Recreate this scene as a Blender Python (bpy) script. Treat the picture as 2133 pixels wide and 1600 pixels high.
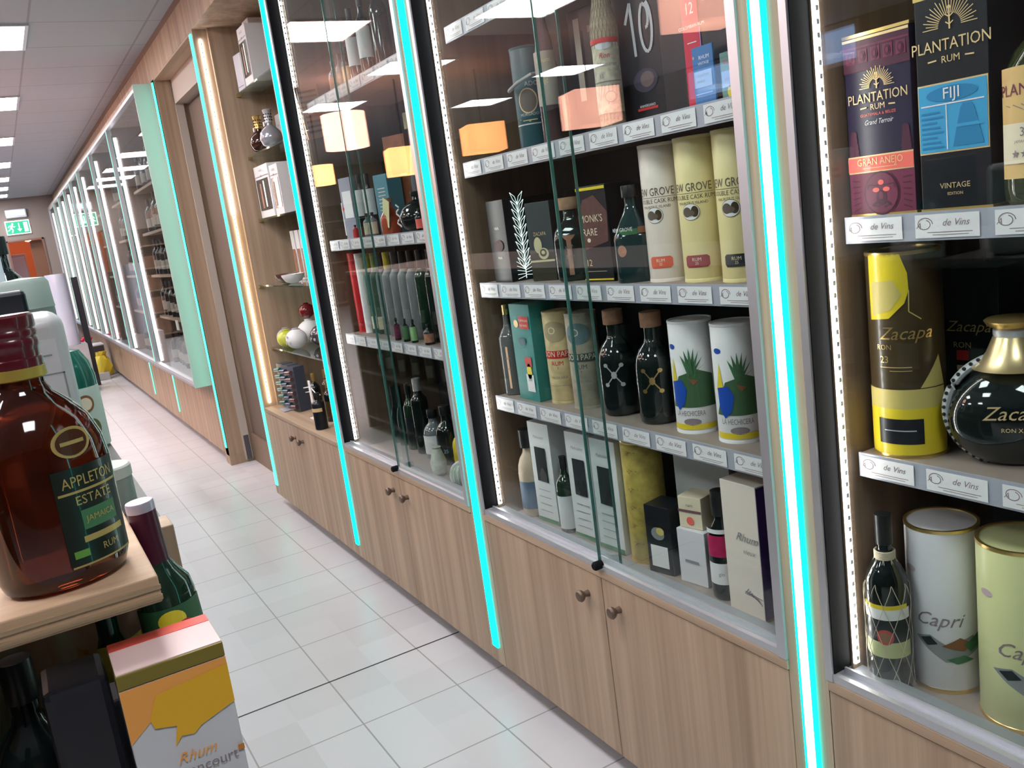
import bpy, math, random
from mathutils import Vector, Matrix
random.seed(7)
PI = math.pi
sc = bpy.context.scene
C = sc.collection
for o in list(bpy.data.objects): bpy.data.objects.remove(o)

# ------------------------------------------------------------ camera, world, exposure
H = 1.452
yaw, pit, rol = 0.50299373, 0.19354327, 0.13594601
fw = Vector((math.sin(yaw)*math.cos(pit), math.cos(yaw)*math.cos(pit), -math.sin(pit)))
rt = Vector((math.cos(yaw), -math.sin(yaw), 0))
dn = fw.cross(rt)
r2 = rt*math.cos(rol) + dn*math.sin(rol)
d2 = -rt*math.sin(rol) + dn*math.cos(rol)
cam = bpy.data.cameras.new('camera')
cam.sensor_width = 36; cam.lens = 36*1838.8/2133
cam.clip_start = 0.02
co = bpy.data.objects.new('camera', cam); C.objects.link(co)
mw = Matrix(((r2.x, -d2.x, -fw.x, 0), (r2.y, -d2.y, -fw.y, 0), (r2.z, -d2.z, -fw.z, H), (0, 0, 0, 1)))
co.matrix_world = mw
sc.camera = co
w = bpy.data.worlds.new('world'); sc.world = w; w.use_nodes = True
w.node_tree.nodes['Background'].inputs[0].default_value = (0.42, 0.58, 1.0, 1)
w.node_tree.nodes['Background'].inputs[1].default_value = 3.0
sc.view_settings.view_transform = 'Standard'
sc.view_settings.look = 'None'
sc.view_settings.gamma = 1
sc.view_settings.exposure = 0.85
sc.view_settings.use_curve_mapping = False
PANEL = 14.0      # ceiling luminaires
WHITE = 12.0       # white strips in the cabinets
CYAN = 3.0        # cyan strips on the pillars

# ------------------------------------------------------------ materials
MATS = {}
def mat(name, col=(.8, .8, .8), rough=.5, metal=0, emit=None, es=0, coat=0, trans=0, ior=1.45, spec=.5, noise=0):
    if name in MATS: return MATS[name]
    m = bpy.data.materials.new(name); m.use_nodes = True
    nt = m.node_tree; b = nt.nodes['Principled BSDF']
    b.inputs['Base Color'].default_value = (*col, 1)
    b.inputs['Roughness'].default_value = rough
    b.inputs['Metallic'].default_value = metal
    b.inputs['Coat Weight'].default_value = coat
    b.inputs['Transmission Weight'].default_value = trans
    b.inputs['IOR'].default_value = ior
    b.inputs['Specular IOR Level'].default_value = spec
    if emit:
        b.inputs['Emission Color'].default_value = (*emit, 1); b.inputs['Emission Strength'].default_value = es
    if noise:
        tc = nt.nodes.new('ShaderNodeTexCoord'); n = nt.nodes.new('ShaderNodeTexNoise')
        n.inputs['Scale'].default_value = noise; n.inputs['Detail'].default_value = 6
        r = nt.nodes.new('ShaderNodeValToRGB')
        r.color_ramp.elements[0].position = .3; r.color_ramp.elements[1].position = .7
        r.color_ramp.elements[0].color = (*[c*.72 for c in col], 1); r.color_ramp.elements[1].color = (*[min(1, c*1.18) for c in col], 1)
        nt.links.new(tc.outputs['Object'], n.inputs['Vector']); nt.links.new(n.outputs['Fac'], r.inputs['Fac'])
        nt.links.new(r.outputs['Color'], b.inputs['Base Color'])
    MATS[name] = m
    return m

def wood(name, c1, c2, axis='z', rough=.55, sc1=34):
    m = bpy.data.materials.new(name); m.use_nodes = True
    nt = m.node_tree; b = nt.nodes['Principled BSDF']; b.inputs['Roughness'].default_value = rough
    tc = nt.nodes.new('ShaderNodeTexCoord'); mp = nt.nodes.new('ShaderNodeMapping')
    s = [sc1, sc1, sc1]; s['xyz'.index(axis)] = 0.7
    mp.inputs['Scale'].default_value = s
    n = nt.nodes.new('ShaderNodeTexNoise'); n.inputs['Scale'].default_value = 1; n.inputs['Detail'].default_value = 5; n.inputs['Roughness'].default_value = .65
    mp2 = nt.nodes.new('ShaderNodeMapping'); s2 = [10, 10, 10]; s2['xyz'.index(axis)] = .35
    mp2.inputs['Scale'].default_value = s2
    n2 = nt.nodes.new('ShaderNodeTexNoise'); n2.inputs['Scale'].default_value = 1; n2.inputs['Detail'].default_value = 2
    ad = nt.nodes.new('ShaderNodeMath'); ad.operation = 'ADD'
    hf = nt.nodes.new('ShaderNodeMath'); hf.operation = 'MULTIPLY'; hf.inputs[1].default_value = .5
    r = nt.nodes.new('ShaderNodeValToRGB')
    r.color_ramp.elements[0].position = .36; r.color_ramp.elements[1].position = .62
    r.color_ramp.elements[0].color = (*c2, 1); r.color_ramp.elements[1].color = (*c1, 1)
    L = nt.links.new
    L(tc.outputs['Object'], mp.inputs['Vector']); L(mp.outputs['Vector'], n.inputs['Vector'])
    L(tc.outputs['Object'], mp2.inputs['Vector']); L(mp2.outputs['Vector'], n2.inputs['Vector'])
    L(n.outputs['Fac'], ad.inputs[0]); L(n2.outputs['Fac'], ad.inputs[1]); L(ad.outputs[0], hf.inputs[0])
    L(hf.outputs[0], r.inputs['Fac']); L(r.outputs['Color'], b.inputs['Base Color'])
    MATS[name] = m
    return m

def emis(name, col, s):
    if name in MATS: return MATS[name]
    m = bpy.data.materials.new(name); m.use_nodes = True
    nt = m.node_tree; nt.nodes.clear()
    e = nt.nodes.new('ShaderNodeEmission'); o = nt.nodes.new('ShaderNodeOutputMaterial')
    e.inputs[0].default_value = (*col, 1); e.inputs[1].default_value = s
    nt.links.new(e.outputs[0], o.inputs[0]); MATS[name] = m
    return m

def clear_glass(name, tint=(.93, .97, .96), f0=.034, k=1.0):
    # thin pane: straight-through transmission, Schlick mirror reflection on both faces
    m = bpy.data.materials.new(name); m.use_nodes = True
    nt = m.node_tree; nt.nodes.clear(); N = nt.nodes.new; L = nt.links.new
    g = N('ShaderNodeNewGeometry'); d = N('ShaderNodeVectorMath'); d.operation = 'DOT_PRODUCT'
    L(g.outputs['Incoming'], d.inputs[0]); L(g.outputs['Normal'], d.inputs[1])
    a = N('ShaderNodeMath'); a.operation = 'ABSOLUTE'; L(d.outputs['Value'], a.inputs[0])
    s = N('ShaderNodeMath'); s.operation = 'SUBTRACT'; s.inputs[0].default_value = 1; L(a.outputs[0], s.inputs[1])
    p = N('ShaderNodeMath'); p.operation = 'POWER'; p.inputs[1].default_value = 5; L(s.outputs[0], p.inputs[0])
    q = N('ShaderNodeMath'); q.operation = 'MULTIPLY_ADD'; q.inputs[1].default_value = k-f0; q.inputs[2].default_value = f0; L(p.outputs[0], q.inputs[0])
    t = N('ShaderNodeBsdfTransparent'); t.inputs[0].default_value = (*tint, 1)
    gl = N('ShaderNodeBsdfGlossy'); gl.inputs['Roughness'].default_value = 0.0; gl.inputs[0].default_value = (1, 1, 1, 1)
    mx = N('ShaderNodeMixShader'); o = N('ShaderNodeOutputMaterial')
    L(q.outputs[0], mx.inputs[0]); L(t.outputs[0], mx.inputs[1]); L(gl.outputs[0], mx.inputs[2]); L(mx.outputs[0], o.inputs[0])
    MATS[name] = m
    return m

W = wood('oak_laminate', (.50, .365, .255), (.30, .20, .128))
WH = wood('oak_laminate_horizontal', (.50, .365, .255), (.30, .20, .128), 'y')
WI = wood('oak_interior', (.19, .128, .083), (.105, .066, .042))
WS = wood('pine_board', (.62, .42, .28), (.46, .29, .17), 'x', sc1=60)
PLY = wood('board_edge', (.50, .36, .22), (.25, .16, .09), 'x', sc1=160)
DARKBACK = mat('dark_back_panel', (.008, .010, .013), .5)
ALU = mat('brushed_aluminium', (.62, .63, .66), .38, .75)
ALUD = mat('aluminium_track', (.42, .44, .48), .45, .6)
BLK = mat('black_gasket', (.004, .0045, .006), .7, spec=.15)
KNOB = mat('bronze_knob', (.16, .11, .085), .45, .5)
GL = clear_glass('pane_glass')
GLF = clear_glass('far_pane_glass', k=.55)
GSH = clear_glass('shelf_glass', (.80, .90, .88), .05)
CY = emis('cyan_led', (.004, 1, .93), CYAN)
CYC = emis('cyan_led_core', (.75, 1, 1), CYAN*1.6)
CYF = emis('cyan_led_far', (.05, 1, .74), CYAN*.9)
CYT = emis('teal_thin_led', (.30, 1, .80), .8)
LEDF = emis('lilac_white_led', (1, .86, .96), WHITE*.32)
LED = emis('white_led', (1, .93, .90), WHITE)
LEDW = emis('warm_white_led', (1, .80, .50), WHITE*.55)
LEDB = mat('led_tape', (.8, .78, .76), .5)
SHELF = mat('shelf_board', (.30, .235, .205), .5)
RAIL = mat('price_rail', (.42, .43, .50), .3, .1)
CARD = mat('price_card', (.80, .78, .80), .5)
INK = mat('card_ink', (.26, .20, .22), .6)
WHT = mat('white_paper', (.80, .79, .80), .5)
BK = mat('black_card', (.010, .011, .016), .32)
GOLD = mat('gold_foil', (.85, .60, .22), .28, .9)
GOLDP = mat('gold_print', (.80, .58, .30), .4, .3)
SILV = mat('silver_print', (.62, .62, .64), .35, .4)
DG = mat('dark_bottle_glass', (.006, .010, .010), .06, coat=.5)
DGG = mat('dark_green_glass', (.012, .03, .018), .06, coat=.5)
CORK = mat('cork', (.42, .22, .13), .8, noise=60)
CAPK = mat('black_cap', (.012, .012, .014), .35)
REDP = mat('red_print', (.55, .03, .03), .45)

# ------------------------------------------------------------ mesh builder
TXT = {}
def text_mesh(s, size=.02, align='CENTER', shear=0, sx=1):
    k = (s, align, shear)
    if k not in TXT:
        cu = bpy.data.curves.new('t', 'FONT'); cu.body = s; cu.size = 1; cu.align_x = align; cu.align_y = 'CENTER'
        cu.resolution_u = 2; cu.shear = shear
        ob = bpy.data.objects.new('t', cu); C.objects.link(ob)
        dg = bpy.context.evaluated_depsgraph_get(); dg.update()
        me = ob.evaluated_get(dg).to_mesh()
        v = [tuple(p.co) for p in me.vertices]; f = [tuple(p.vertices) for p in me.polygons]
        ob.evaluated_get(dg).to_mesh_clear()
        bpy.data.objects.remove(ob); bpy.data.curves.remove(cu)
        TXT[k] = (v, f)
    v, f = TXT[k]
    return [(a*size*sx, b*size) for a, b, _ in v], f

class MB:
    def __init__(s): s.v = []; s.f = []; s.m = []; s.mats = []
    def mi(s, m):
        if m not in s.mats: s.mats.append(m)
        return s.mats.index(m)
    def add(s, vs, fs, m):
        b = len(s.v); s.v += [tuple(v) for v in vs]; i = s.mi(m)
        for f in fs: s.f.append(tuple(b+k for k in f)); s.m.append(i)
        return s
    def box(s, x0, x1, y0, y1, z0, z1, m):
        vs = [(x, y, z) for z in (z0, z1) for y in (y0, y1) for x in (x0, x1)]
        return s.add(vs, [(0, 2, 3, 1), (4, 5, 7, 6), (0, 1, 5, 4), (2, 6, 7, 3), (0, 4, 6, 2), (1, 3, 7, 5)], m)
    def lathe(s, prof, m, c=(0, 0), seg=32, sy=1, power=None):
        n = len(prof); vs = []; fs = []
        for r, z in prof:
            for k in range(seg):
                a = 2*PI*k/seg; ca, sa = math.cos(a), math.sin(a)
                if power:   # rounded-square section
                    q = (abs(ca)**power+abs(sa)**power)**(-1/power); ca *= q; sa *= q
                vs.append((c[0]+r*ca, c[1]+r*sa*sy, z))
        for j in range(n-1):
            for k in range(seg):
                k2 = (k+1) % seg
                fs.append((j*seg+k, j*seg+k2, (j+1)*seg+k2, (j+1)*seg+k))
        fs.append(tuple(reversed(range(seg)))); fs.append(tuple((n-1)*seg+k for k in range(seg)))
        return s.add(vs, fs, m)
    def tube(s, pts, r, m, seg=8, closed=False):
        P = [Vector(p) for p in pts]; n = len(P); vs = []; fs = []
        for i, p in enumerate(P):
            t = (P[(i+1) % n]-P[i-1]) if closed else (P[min(i+1, n-1)]-P[max(i-1, 0)])
            t.normalize(); u = t.orthogonal().normalized() if abs(t.z) > .9 else t.cross(Vector((0, 0, 1))).normalized()
            v = t.cross(u)
            for k in range(seg):
                a = 2*PI*k/seg; vs.append(p+(u*math.cos(a)+v*math.sin(a))*r)
        for i in range(n if closed else n-1):
            j = (i+1) % n
            for k in range(seg):
                k2 = (k+1) % seg; fs.append((i*seg+k, i*seg+k2, j*seg+k2, j*seg+k))
        if not closed: fs.append(tuple(reversed(range(seg)))); fs.append(tuple((n-1)*seg+k for k in range(seg)))
        return s.add(vs, fs, m)
    def ball(s, c, r, m, sz=1, seg=20):
        prof = [(max(1e-4, r*math.sin(PI*i/12)), c[2]-r*sz*math.cos(PI*i/12)) for i in range(13)]
        return s.lathe(prof, m, (c[0], c[1]), seg)
    # flat art on a box front (local plane y = y0, facing -y) -------------
    def text(s, t, size, x, z, m, y=0, wrap=None, **k):
        vs, fs = text_mesh(t, size, **k)
        return s.art([(x+a, z+b) for a, b in vs], fs, m, y, wrap)
    def art(s, pts, fs, m, y=0, wrap=None):
        if wrap: vs = [(wrap*math.sin(a/wrap), -wrap*math.cos(a/wrap), b) for a, b in pts]
        else: vs = [(a, y, b) for a, b in pts]
        return s.add(vs, fs, m)
    def rect(s, x0, x1, z0, z1, m, y=0, wrap=None, n=12):
        n = max(2, int(abs(x1-x0)/wrap/.09)) if wrap else 1
        pts = []; fs = []
        for i in range(n+1):
            x = x0+(x1-x0)*i/n; pts += [(x, z0), (x, z1)]
        for i in range(n): fs.append((2*i, 2*i+2, 2*i+3, 2*i+1))
        return s.art(pts, fs, m, y, wrap)
    def poly(s, pts, m, y=0, wrap=None):
        pts = list(pts)
        if not wrap: return s.art(pts, [tuple(range(len(pts)))], m, y, wrap)
        def cut(P, x, keep):   # clip to one side of a vertical line
            out = []
            for (a, b), (c, d) in zip(P, P[1:]+P[:1]):
                ia, ic = keep*(a-x) >= 0, keep*(c-x) >= 0
                if ia: out.append((a, b))
                if ia != ic: out.append((x, b+(d-b)*(x-a)/(c-a)))
            return out
        xs = [p[0] for p in pts]; x = min(xs); st = .004
        while x < max(xs)-1e-6:
            q = cut(cut(pts, x, 1), x+st, -1)
            if len(q) > 2: s.art(q, [tuple(range(len(q)))], m, y, wrap)
            x += st
        return s
    def disc(s, x, z, rx, rz, m, y=0, wrap=None, n=20):
        return s.poly([(x+rx*math.cos(2*PI*i/n), z+rz*math.sin(2*PI*i/n)) for i in range(n)], m, y, wrap)
    def stroke(s, pts, wd, m, y=0, wrap=None):
        for (a, b), (c, d) in zip(pts, pts[1:]):
            l = math.hypot(c-a, d-b) or 1; nx, nz = -(d-b)/l*wd/2, (c-a)/l*wd/2
            s.art([(a-nx, b-nz), (c-nx, d-nz), (c+nx, d+nz), (a+nx, b+nz)], [(0, 1, 2, 3)], m, y, wrap)
        return s
    def build(s, name, parent=None, bevel=0, smooth=True, loc=None, rotz=0):
        me = bpy.data.meshes.new(name); me.from_pydata(s.v, [], s.f)
        for m in s.mats: me.materials.append(m)
        for p, i in zip(me.polygons, s.m): p.material_index = i; p.use_smooth = smooth
        me.update()
        if smooth: me.set_sharp_from_angle(angle=math.radians(38))
        o = bpy.data.objects.new(name, me); C.objects.link(o)
        if parent: o.parent = parent
        if loc: o.location = loc
        if rotz: o.rotation_euler.z = rotz
        if bevel:
            b = o.modifiers.new('bevel', 'BEVEL'); b.width = bevel; b.segments = 2; b.limit_method = 'ANGLE'
        return o

def tag(o, label, cat, group=None):
    o['label'] = label; o['category'] = cat
    if group: o['group'] = group
    return o
def thing(name, label, cat, loc=(0, 0, 0), rotz=0, group=None):
    o = bpy.data.objects.new(name, None); C.objects.link(o); o.empty_display_size = .05
    o.location = loc; o.rotation_euler.z = rotz
    return tag(o, label, cat, group)
def struct(name, mb, **k):
    o = mb.build(name, **k)
    if 'parent' not in k: o['kind'] = 'structure'
    return o
def dup(root, loc, rotz=None, label=None, group=None, scale=None):
    r = root.copy(); C.objects.link(r); r.location = loc
    if rotz is not None: r.rotation_euler.z = rotz
    if scale: r.scale = scale
    if label: r['label'] = label
    if group: r['group'] = group
    for ch in [c for c in bpy.data.objects if c.parent == root]:
        c = ch.copy(); C.objects.link(c); c.parent = r
    return r

# ------------------------------------------------------------ room shell
YE = 17.38; ZC = 2.757; XL = -5.0; YB = -3.2
def floor_mat():
    m = bpy.data.materials.new('floor_tiles'); m.use_nodes = True
    nt = m.node_tree; b = nt.nodes['Principled BSDF']; N = nt.nodes.new; L = nt.links.new
    tc = N('ShaderNodeTexCoord'); sp = N('ShaderNodeSeparateXYZ'); L(tc.outputs['Object'], sp.inputs[0])
    masks = []; cells = []
    for ax, off, pit_ in (('X', .662, .319), ('Y', 2.412, .3245)):
        a = N('ShaderNodeMath'); a.operation = 'MULTIPLY_ADD'; a.inputs[1].default_value = 1/pit_; a.inputs[2].default_value = 40-off/pit_+.5
        L(sp.outputs[ax], a.inputs[0])
        f = N('ShaderNodeMath'); f.operation = 'FRACT'; L(a.outputs[0], f.inputs[0])
        fl = N('ShaderNodeMath'); fl.operation = 'FLOOR'; L(a.outputs[0], fl.inputs[0]); cells.append(fl)
        s = N('ShaderNodeMath'); s.operation = 'SUBTRACT'; s.inputs[1].default_value = .5; L(f.outputs[0], s.inputs[0])
        ab = N('ShaderNodeMath'); ab.operation = 'ABSOLUTE'; L(s.outputs[0], ab.inputs[0])
        lt = N('ShaderNodeMath'); lt.operation = 'LESS_THAN'; lt.inputs[1].default_value = .0075; L(ab.outputs[0], lt.inputs[0]); masks.append(lt)
    mx = N('ShaderNodeMath'); mx.operation = 'MAXIMUM'; L(masks[0].outputs[0], mx.inputs[0]); L(masks[1].outputs[0], mx.inputs[1])
    cb = N('ShaderNodeCombineXYZ'); L(cells[0].outputs[0], cb.inputs[0]); L(cells[1].outputs[0], cb.inputs[1])
    wn = N('ShaderNodeTexWhiteNoise'); L(cb.outputs[0], wn.inputs['Vector'])
    r = N('ShaderNodeValToRGB'); r.color_ramp.elements[0].color = (.60, .575, .59, 1); r.color_ramp.elements[1].color = (.66, .64, .66, 1)
    L(wn.outputs['Value'], r.inputs['Fac'])
    mc = N('ShaderNodeMix'); mc.data_type = 'RGBA'; L(mx.outputs[0], mc.inputs['Factor']); L(r.outputs['Color'], mc.inputs['A']); mc.inputs['B'].default_value = (.33, .31, .31, 1)
    L(mc.outputs['Result'], b.inputs['Base Color']); b.inputs['Roughness'].default_value = .32
    return m
def grid_mat(name, col, line, px, py, ox, oy, lw, rough):
    m = bpy.data.materials.new(name); m.use_nodes = True
    nt = m.node_tree; b = nt.nodes['Principled BSDF']; N = nt.nodes.new; L = nt.links.new
    tc = N('ShaderNodeTexCoord'); sp = N('ShaderNodeSeparateXYZ'); L(tc.outputs['Object'], sp.inputs[0]); ms = []
    for ax, off, p in (('X', ox, px), ('Y', oy, py)):
        a = N('ShaderNodeMath'); a.operation = 'MULTIPLY_ADD'; a.inputs[1].default_value = 1/p; a.inputs[2].default_value = 60-off/p+.5; L(sp.outputs[ax], a.inputs[0])
        f = N('ShaderNodeMath'); f.operation = 'FRACT'; L(a.outputs[0], f.inputs[0])
        s = N('ShaderNodeMath'); s.operation = 'SUBTRACT'; s.inputs[1].default_value = .5; L(f.outputs[0], s.inputs[0])
        ab = N('ShaderNodeMath'); ab.operation = 'ABSOLUTE'; L(s.outputs[0], ab.inputs[0])
        lt = N('ShaderNodeMath'); lt.operation = 'LESS_THAN'; lt.inputs[1].default_value = lw/p; L(ab.outputs[0], lt.inputs[0]); ms.append(lt)
    mx = N('ShaderNodeMath'); mx.operation = 'MAXIMUM'; L(ms[0].outputs[0], mx.inputs[0]); L(ms[1].outputs[0], mx.inputs[1])
    mc = N('ShaderNodeMix'); mc.data_type = 'RGBA'; L(mx.outputs[0], mc.inputs['Factor']); mc.inputs['A'].default_value = (*col, 1); mc.inputs['B'].default_value = (*line, 1)
    L(mc.outputs['Result'], b.inputs['Base Color']); b.inputs['Roughness'].default_value = rough
    return m
BEIGE = mat('beige_wall_paint', (.27, .22, .20), .8)
struct('floor', MB().box(XL, 1.7, YB, YE+2.6, -.1, 0, floor_mat()), smooth=False)
struct('ceiling', MB().box(XL, 1.7, YB, YE+2.6, ZC, ZC+.1, grid_mat('ceiling_tiles', (.40, .42, .47), (.29, .29, .32), .6, .6, .42, 5.5, .006, .8)), smooth=False)
struct('wall_right', MB().box(1.6, 1.7, YB, YE, 0, ZC, BEIGE), smooth=False)
# left wall with shop windows
LWD = wood('dark_shop_panelling', (.07, .045, .032), (.03, .02, .015))
m = MB(); wins = [(5.72, 6.38), (7.3, 8.05)]
ys = [YB]+[v for a in wins for v in a]+[YE+2.6]
for i in range(0, len(ys), 2): m.box(XL-.12, XL, ys[i], ys[i+1], 0, ZC, LWD)
for a, b in wins: m.box(XL-.12, XL, a, b, 0, 2.36, LWD); m.box(XL-.12, XL, a, b, 2.74, ZC, LWD)
struct('wall_left', m, smooth=False)
struct('wall_back', MB().box(XL, 1.7, YB-.1, YB, 0, ZC, LWD), smooth=False)
for i, (a, b) in enumerate(wins):
    f = struct('window_%d' % (i+1), MB().box(XL-.1, XL+.01, a, a+.04, 2.36, 2.74, ALU).box(XL-.1, XL+.01, b-.04, b, 2.36, 2.74, ALU)
        .box(XL-.1, XL+.01, a, b, 2.36, 2.40, ALU).box(XL-.1, XL+.01, a, b, 2.70, 2.74, ALU), smooth=False)
    MB().box(XL-.06, XL-.052, a+.04, b-.04, 2.40, 2.70, GL).build('pane', f, smooth=False)
# far wall with doorway
m = MB()
m.box(XL, .25, YE, YE+.12, 0, ZC, BEIGE).box(.81, 1.7, YE, YE+.12, 0, ZC, BEIGE).box(.25, .81, YE, YE+.12, 2.04, ZC, BEIGE)
struct('wall_far', m, smooth=False)
ORW = mat('storeroom_orange_wall', (.75, .25, .08), .7)
m = MB().box(-.6, 1.6, YE+2.5, YE+2.6, 0, ZC, ORW)
struct('wall_storeroom', m, smooth=False)
struct('wall_storeroom_side', MB().box(.86, .95, YE+.12, YE+2.5, 0, ZC, ORW), smooth=False)
d = struct('door_2', MB().box(.60, .79, YE+.14, YE+.20, .01, 2.03, mat('door_brown_open', (.20, .09, .05), .5)), smooth=False)
MB().box(.24, .27, YE-.02, YE+.12, 0, 2.06, mat('door_frame_brown', (.22, .12, .09), .5)).box(.79, .82, YE-.02, YE+.12, 0, 2.06, MATS['door_frame_brown']).box(.24, .82, YE-.02, YE+.12, 2.035, 2.06, MATS['door_frame_brown']).build('door_frame', d, smooth=False)
t = thing('storeroom_cupboard', 'pale grey storeroom cupboard seen through the far doorway', 'cupboard', (.38, YE+1.2, 0))
MB().box(-.16, .14, 0, .5, 0, 1.85, mat('pale_cupboard', (.45, .38, .36), .6)).build('body', t, .005)
MB().box(-.14, .12, -.015, 0, .1, 1.8, mat('pale_cupboard_door', (.5, .42, .40), .6)).build('door', t, .003)
t = thing('storeroom_lamp', 'warm globe lamp glowing in the orange storeroom beyond the doorway', 'lamp', (.62, YE+1.3, ZC))
MB().tube([(0, 0, 0), (0, 0, -.55)], .006, BLK).build('cord', t)
MB().ball((0, 0, -.62), .08, emis('warm_globe', (1, .42, .12), 28)).build('globe', t)
# expansion joint in the floor
struct('trim_1', MB().box(-1.5, 1.15, 2.731, 2.737, 0, .0008, mat('dark_joint', (.03, .03, .04), .6)), smooth=False)

# exit sign, emergency light
GRN = mat('sign_green', (.01, .30, .16), .4, emit=(.01, .34, .18), es=.5)
SW = mat('sign_white', (.85, .9, .88), .4, emit=(.8, .95, .9), es=.7)
t = thing('exit_sign', 'green running man emergency exit sign above the far doorway', 'sign', (.475, YE-.004, 2.27), 0)
MB().box(-.185, .185, -.03, 0, -.115, .115, SW).build('backing', t, .003)
m = MB(); m.rect(-.17, .17, -.10, .10, GRN, -.0312)
y = -.0322
m.disc(-.075, .062, .016, .018, SW, y)
m.stroke([(-.085, .045), (-.105, -.005)], .03, SW, y); m.stroke([(-.105, 0), (-.08, -.035), (-.10, -.08)], .017, SW, y)
m.stroke([(-.105, 0), (-.13, -.03), (-.155, -.045)], .017, SW, y); m.stroke([(-.09, .04), (-.06, .01), (-.04, .02)], .013, SW, y); m.stroke([(-.095, .04), (-.13, .035), (-.145, .005)], .013, SW, y)
m.stroke([(.02, .075), (.02, -.03)], .016, SW, y); m.poly([(-.015, -.025), (.02, -.07), (.055, -.025)], SW, y)
m.rect(.09, .15, -.08, .08, SW, y)
m.build('pictogram', t, smooth=False)
t = thing('emergency_light', 'white rectangular emergency light above the green exit sign', 'light', (.49, YE-.002, 2.50))
MB().box(-.16, .16, -.07, 0, -.07, .07, mat('fitting_white', (.6, .62, .68), .4)).build('housing', t, .01)
MB().box(-.14, .14, -.085, -.07, -.04, .05, mat('fitting_diffuser', (.75, .8, .9), .3, emit=(.7, .8, 1), es=.5)).build('diffuser', t, .006)

# ceiling light panels
PE = emis('panel_light', (1, .985, 1), PANEL)
def panel(x, y, label):
    t = thing('ceiling_light', label, 'ceiling light', (x, y, ZC), 0, 'square ceiling light panels')
    MB().box(-.298, .298, -.298, -.28, -.012, 0, ALU).box(-.298, .298, .28, .298, -.012, 0, ALU).box(-.298, -.28, -.28, .28, -.012, 0, ALU).box(.28, .298, -.28, .28, -.012, 0, ALU).build('frame', t, smooth=False)
    MB().box(-.28, .28, -.28, .28, -.008, -.001, PE).build('diffuser', t, smooth=False)
ORD = ['nearest', 'second', 'third', 'fourth', 'fifth', 'sixth', 'seventh', 'eighth', 'ninth']
for i, y in enumerate([5.82, 7.95, 10.1, 12.15, 13.9, 15.3, 16.6]):
    panel(.125, y, 'square white ceiling light panel over the aisle, %s of the visible row' % ORD[i])
for i, y in enumerate([3.7, 1.6, -.5]):
    panel(.125, y, 'square ceiling light panel over the near aisle, %s back from the visible row' % ['first', 'second', 'third'][i])
for i, y in enumerate([1.2, 3.2, 5.25, 7.2, 9.2, 11.3, 13.4]):
    panel(-1.15, y, 'square ceiling light panel reflected in the glass, %s of the row left of the aisle' % ORD[i])
for i, y in enumerate([1.8, 3.6, 5.6, 7.75, 9.65]):
    panel(-3.15, y, 'square ceiling light panel reflected in the glass, %s of the row farthest from the cabinets' % ORD[i])

# pendant lamps of the shop floor (seen mirrored in the panes)
def shade_mat(name, col, es):
    m = bpy.data.materials.new(name); m.use_nodes = True
    nt = m.node_tree; nt.nodes.clear(); N = nt.nodes.new; L = nt.links.new
    tr = N('ShaderNodeBsdfTranslucent'); tr.inputs[0].default_value = (*col, 1)
    e = N('ShaderNodeEmission'); e.inputs[0].default_value = (*col, 1); e.inputs[1].default_value = es
    a = N('ShaderNodeAddShader'); o = N('ShaderNodeOutputMaterial')
    L(tr.outputs[0], a.inputs[0]); L(e.outputs[0], a.inputs[1]); L(a.outputs[0], o.inputs[0]); MATS[name] = m
    return m
def pendant(x, y, z, s, round_, label, pink=False):
    t = thing('pendant_lamp', label, 'pendant lamp', (x, y, z), .25, 'warm fabric pendant lamps')
    sh = MATS.get('shade_%d' % pink) or shade_mat('shade_%d' % pink, (1, .60, .50) if pink else (1, .48, .22), 2.0 if pink else 2.4)
    m = MB(); h = s*.72
    if round_: m.lathe([(s*.5, -h/2), (s*.5, h/2)], sh)
    else: m.box(-s/2, s/2, -s/2, s/2, -h/2, h/2, sh)
    m.build('lamp_shade', t, 0 if round_ else .004)
    MB().ball((0, 0, 0), .05, emis('bulb_glow', (1, .80, .52), 22)).build('bulb', t)
    MB().tube([(0, 0, h/2), (0, 0, ZC-z)], .005, BLK).build('cord', t)
pendant(-1.89, 7.46, 2.13, .35, False, 'orange square pendant lampshade mirrored left in the widest bottle cabinet pane')
pendant(-.62, 7.59, 2.31, .41, True, 'large pink-lit drum pendant lampshade mirrored in the narrow middle cabinet', True)
pendant(-1.25, 7.78, 2.02, .34, False, 'orange square pendant lampshade mirrored at the right of the middle cabinet')
pendant(-2.14, 6.03, 2.16, .38, False, 'pink-lit square pendant lampshade mirrored behind the woven bottle', True)
pendant(-1.22, 3.65, 2.385, .36, False, 'big square pendant lampshade mirrored at the top beside the pillar', True)
pendant(-1.05, 9.75, 2.10, .30, True, 'small drum pendant lampshade mirrored below the large one')

# ------------------------------------------------------------ display wall
XF = 1.10; ZB = .067; ZT = 2.55
# fascia above everything
struct('trim_2', MB().box(XF, 1.6, YB, 6.2, ZT, ZC, W).box(XF-.003, XF, YB, YE, ZC-.035, ZC, mat('fascia_shadow_gap', (.22, .16, .12), .6)), smooth=False)
struct('trim_3', MB().box(XF, 1.6, 6.2, YE, ZT, ZC, W), smooth=False)
struct('baseboard_right', MB().box(1.17, 1.6, YB, 4.82, 0, ZB, mat('plinth', (.10, .07, .05), .6)).box(1.17, 1.6, 6.2, YE, 0, ZB, MATS['plinth']), smooth=False)

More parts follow.
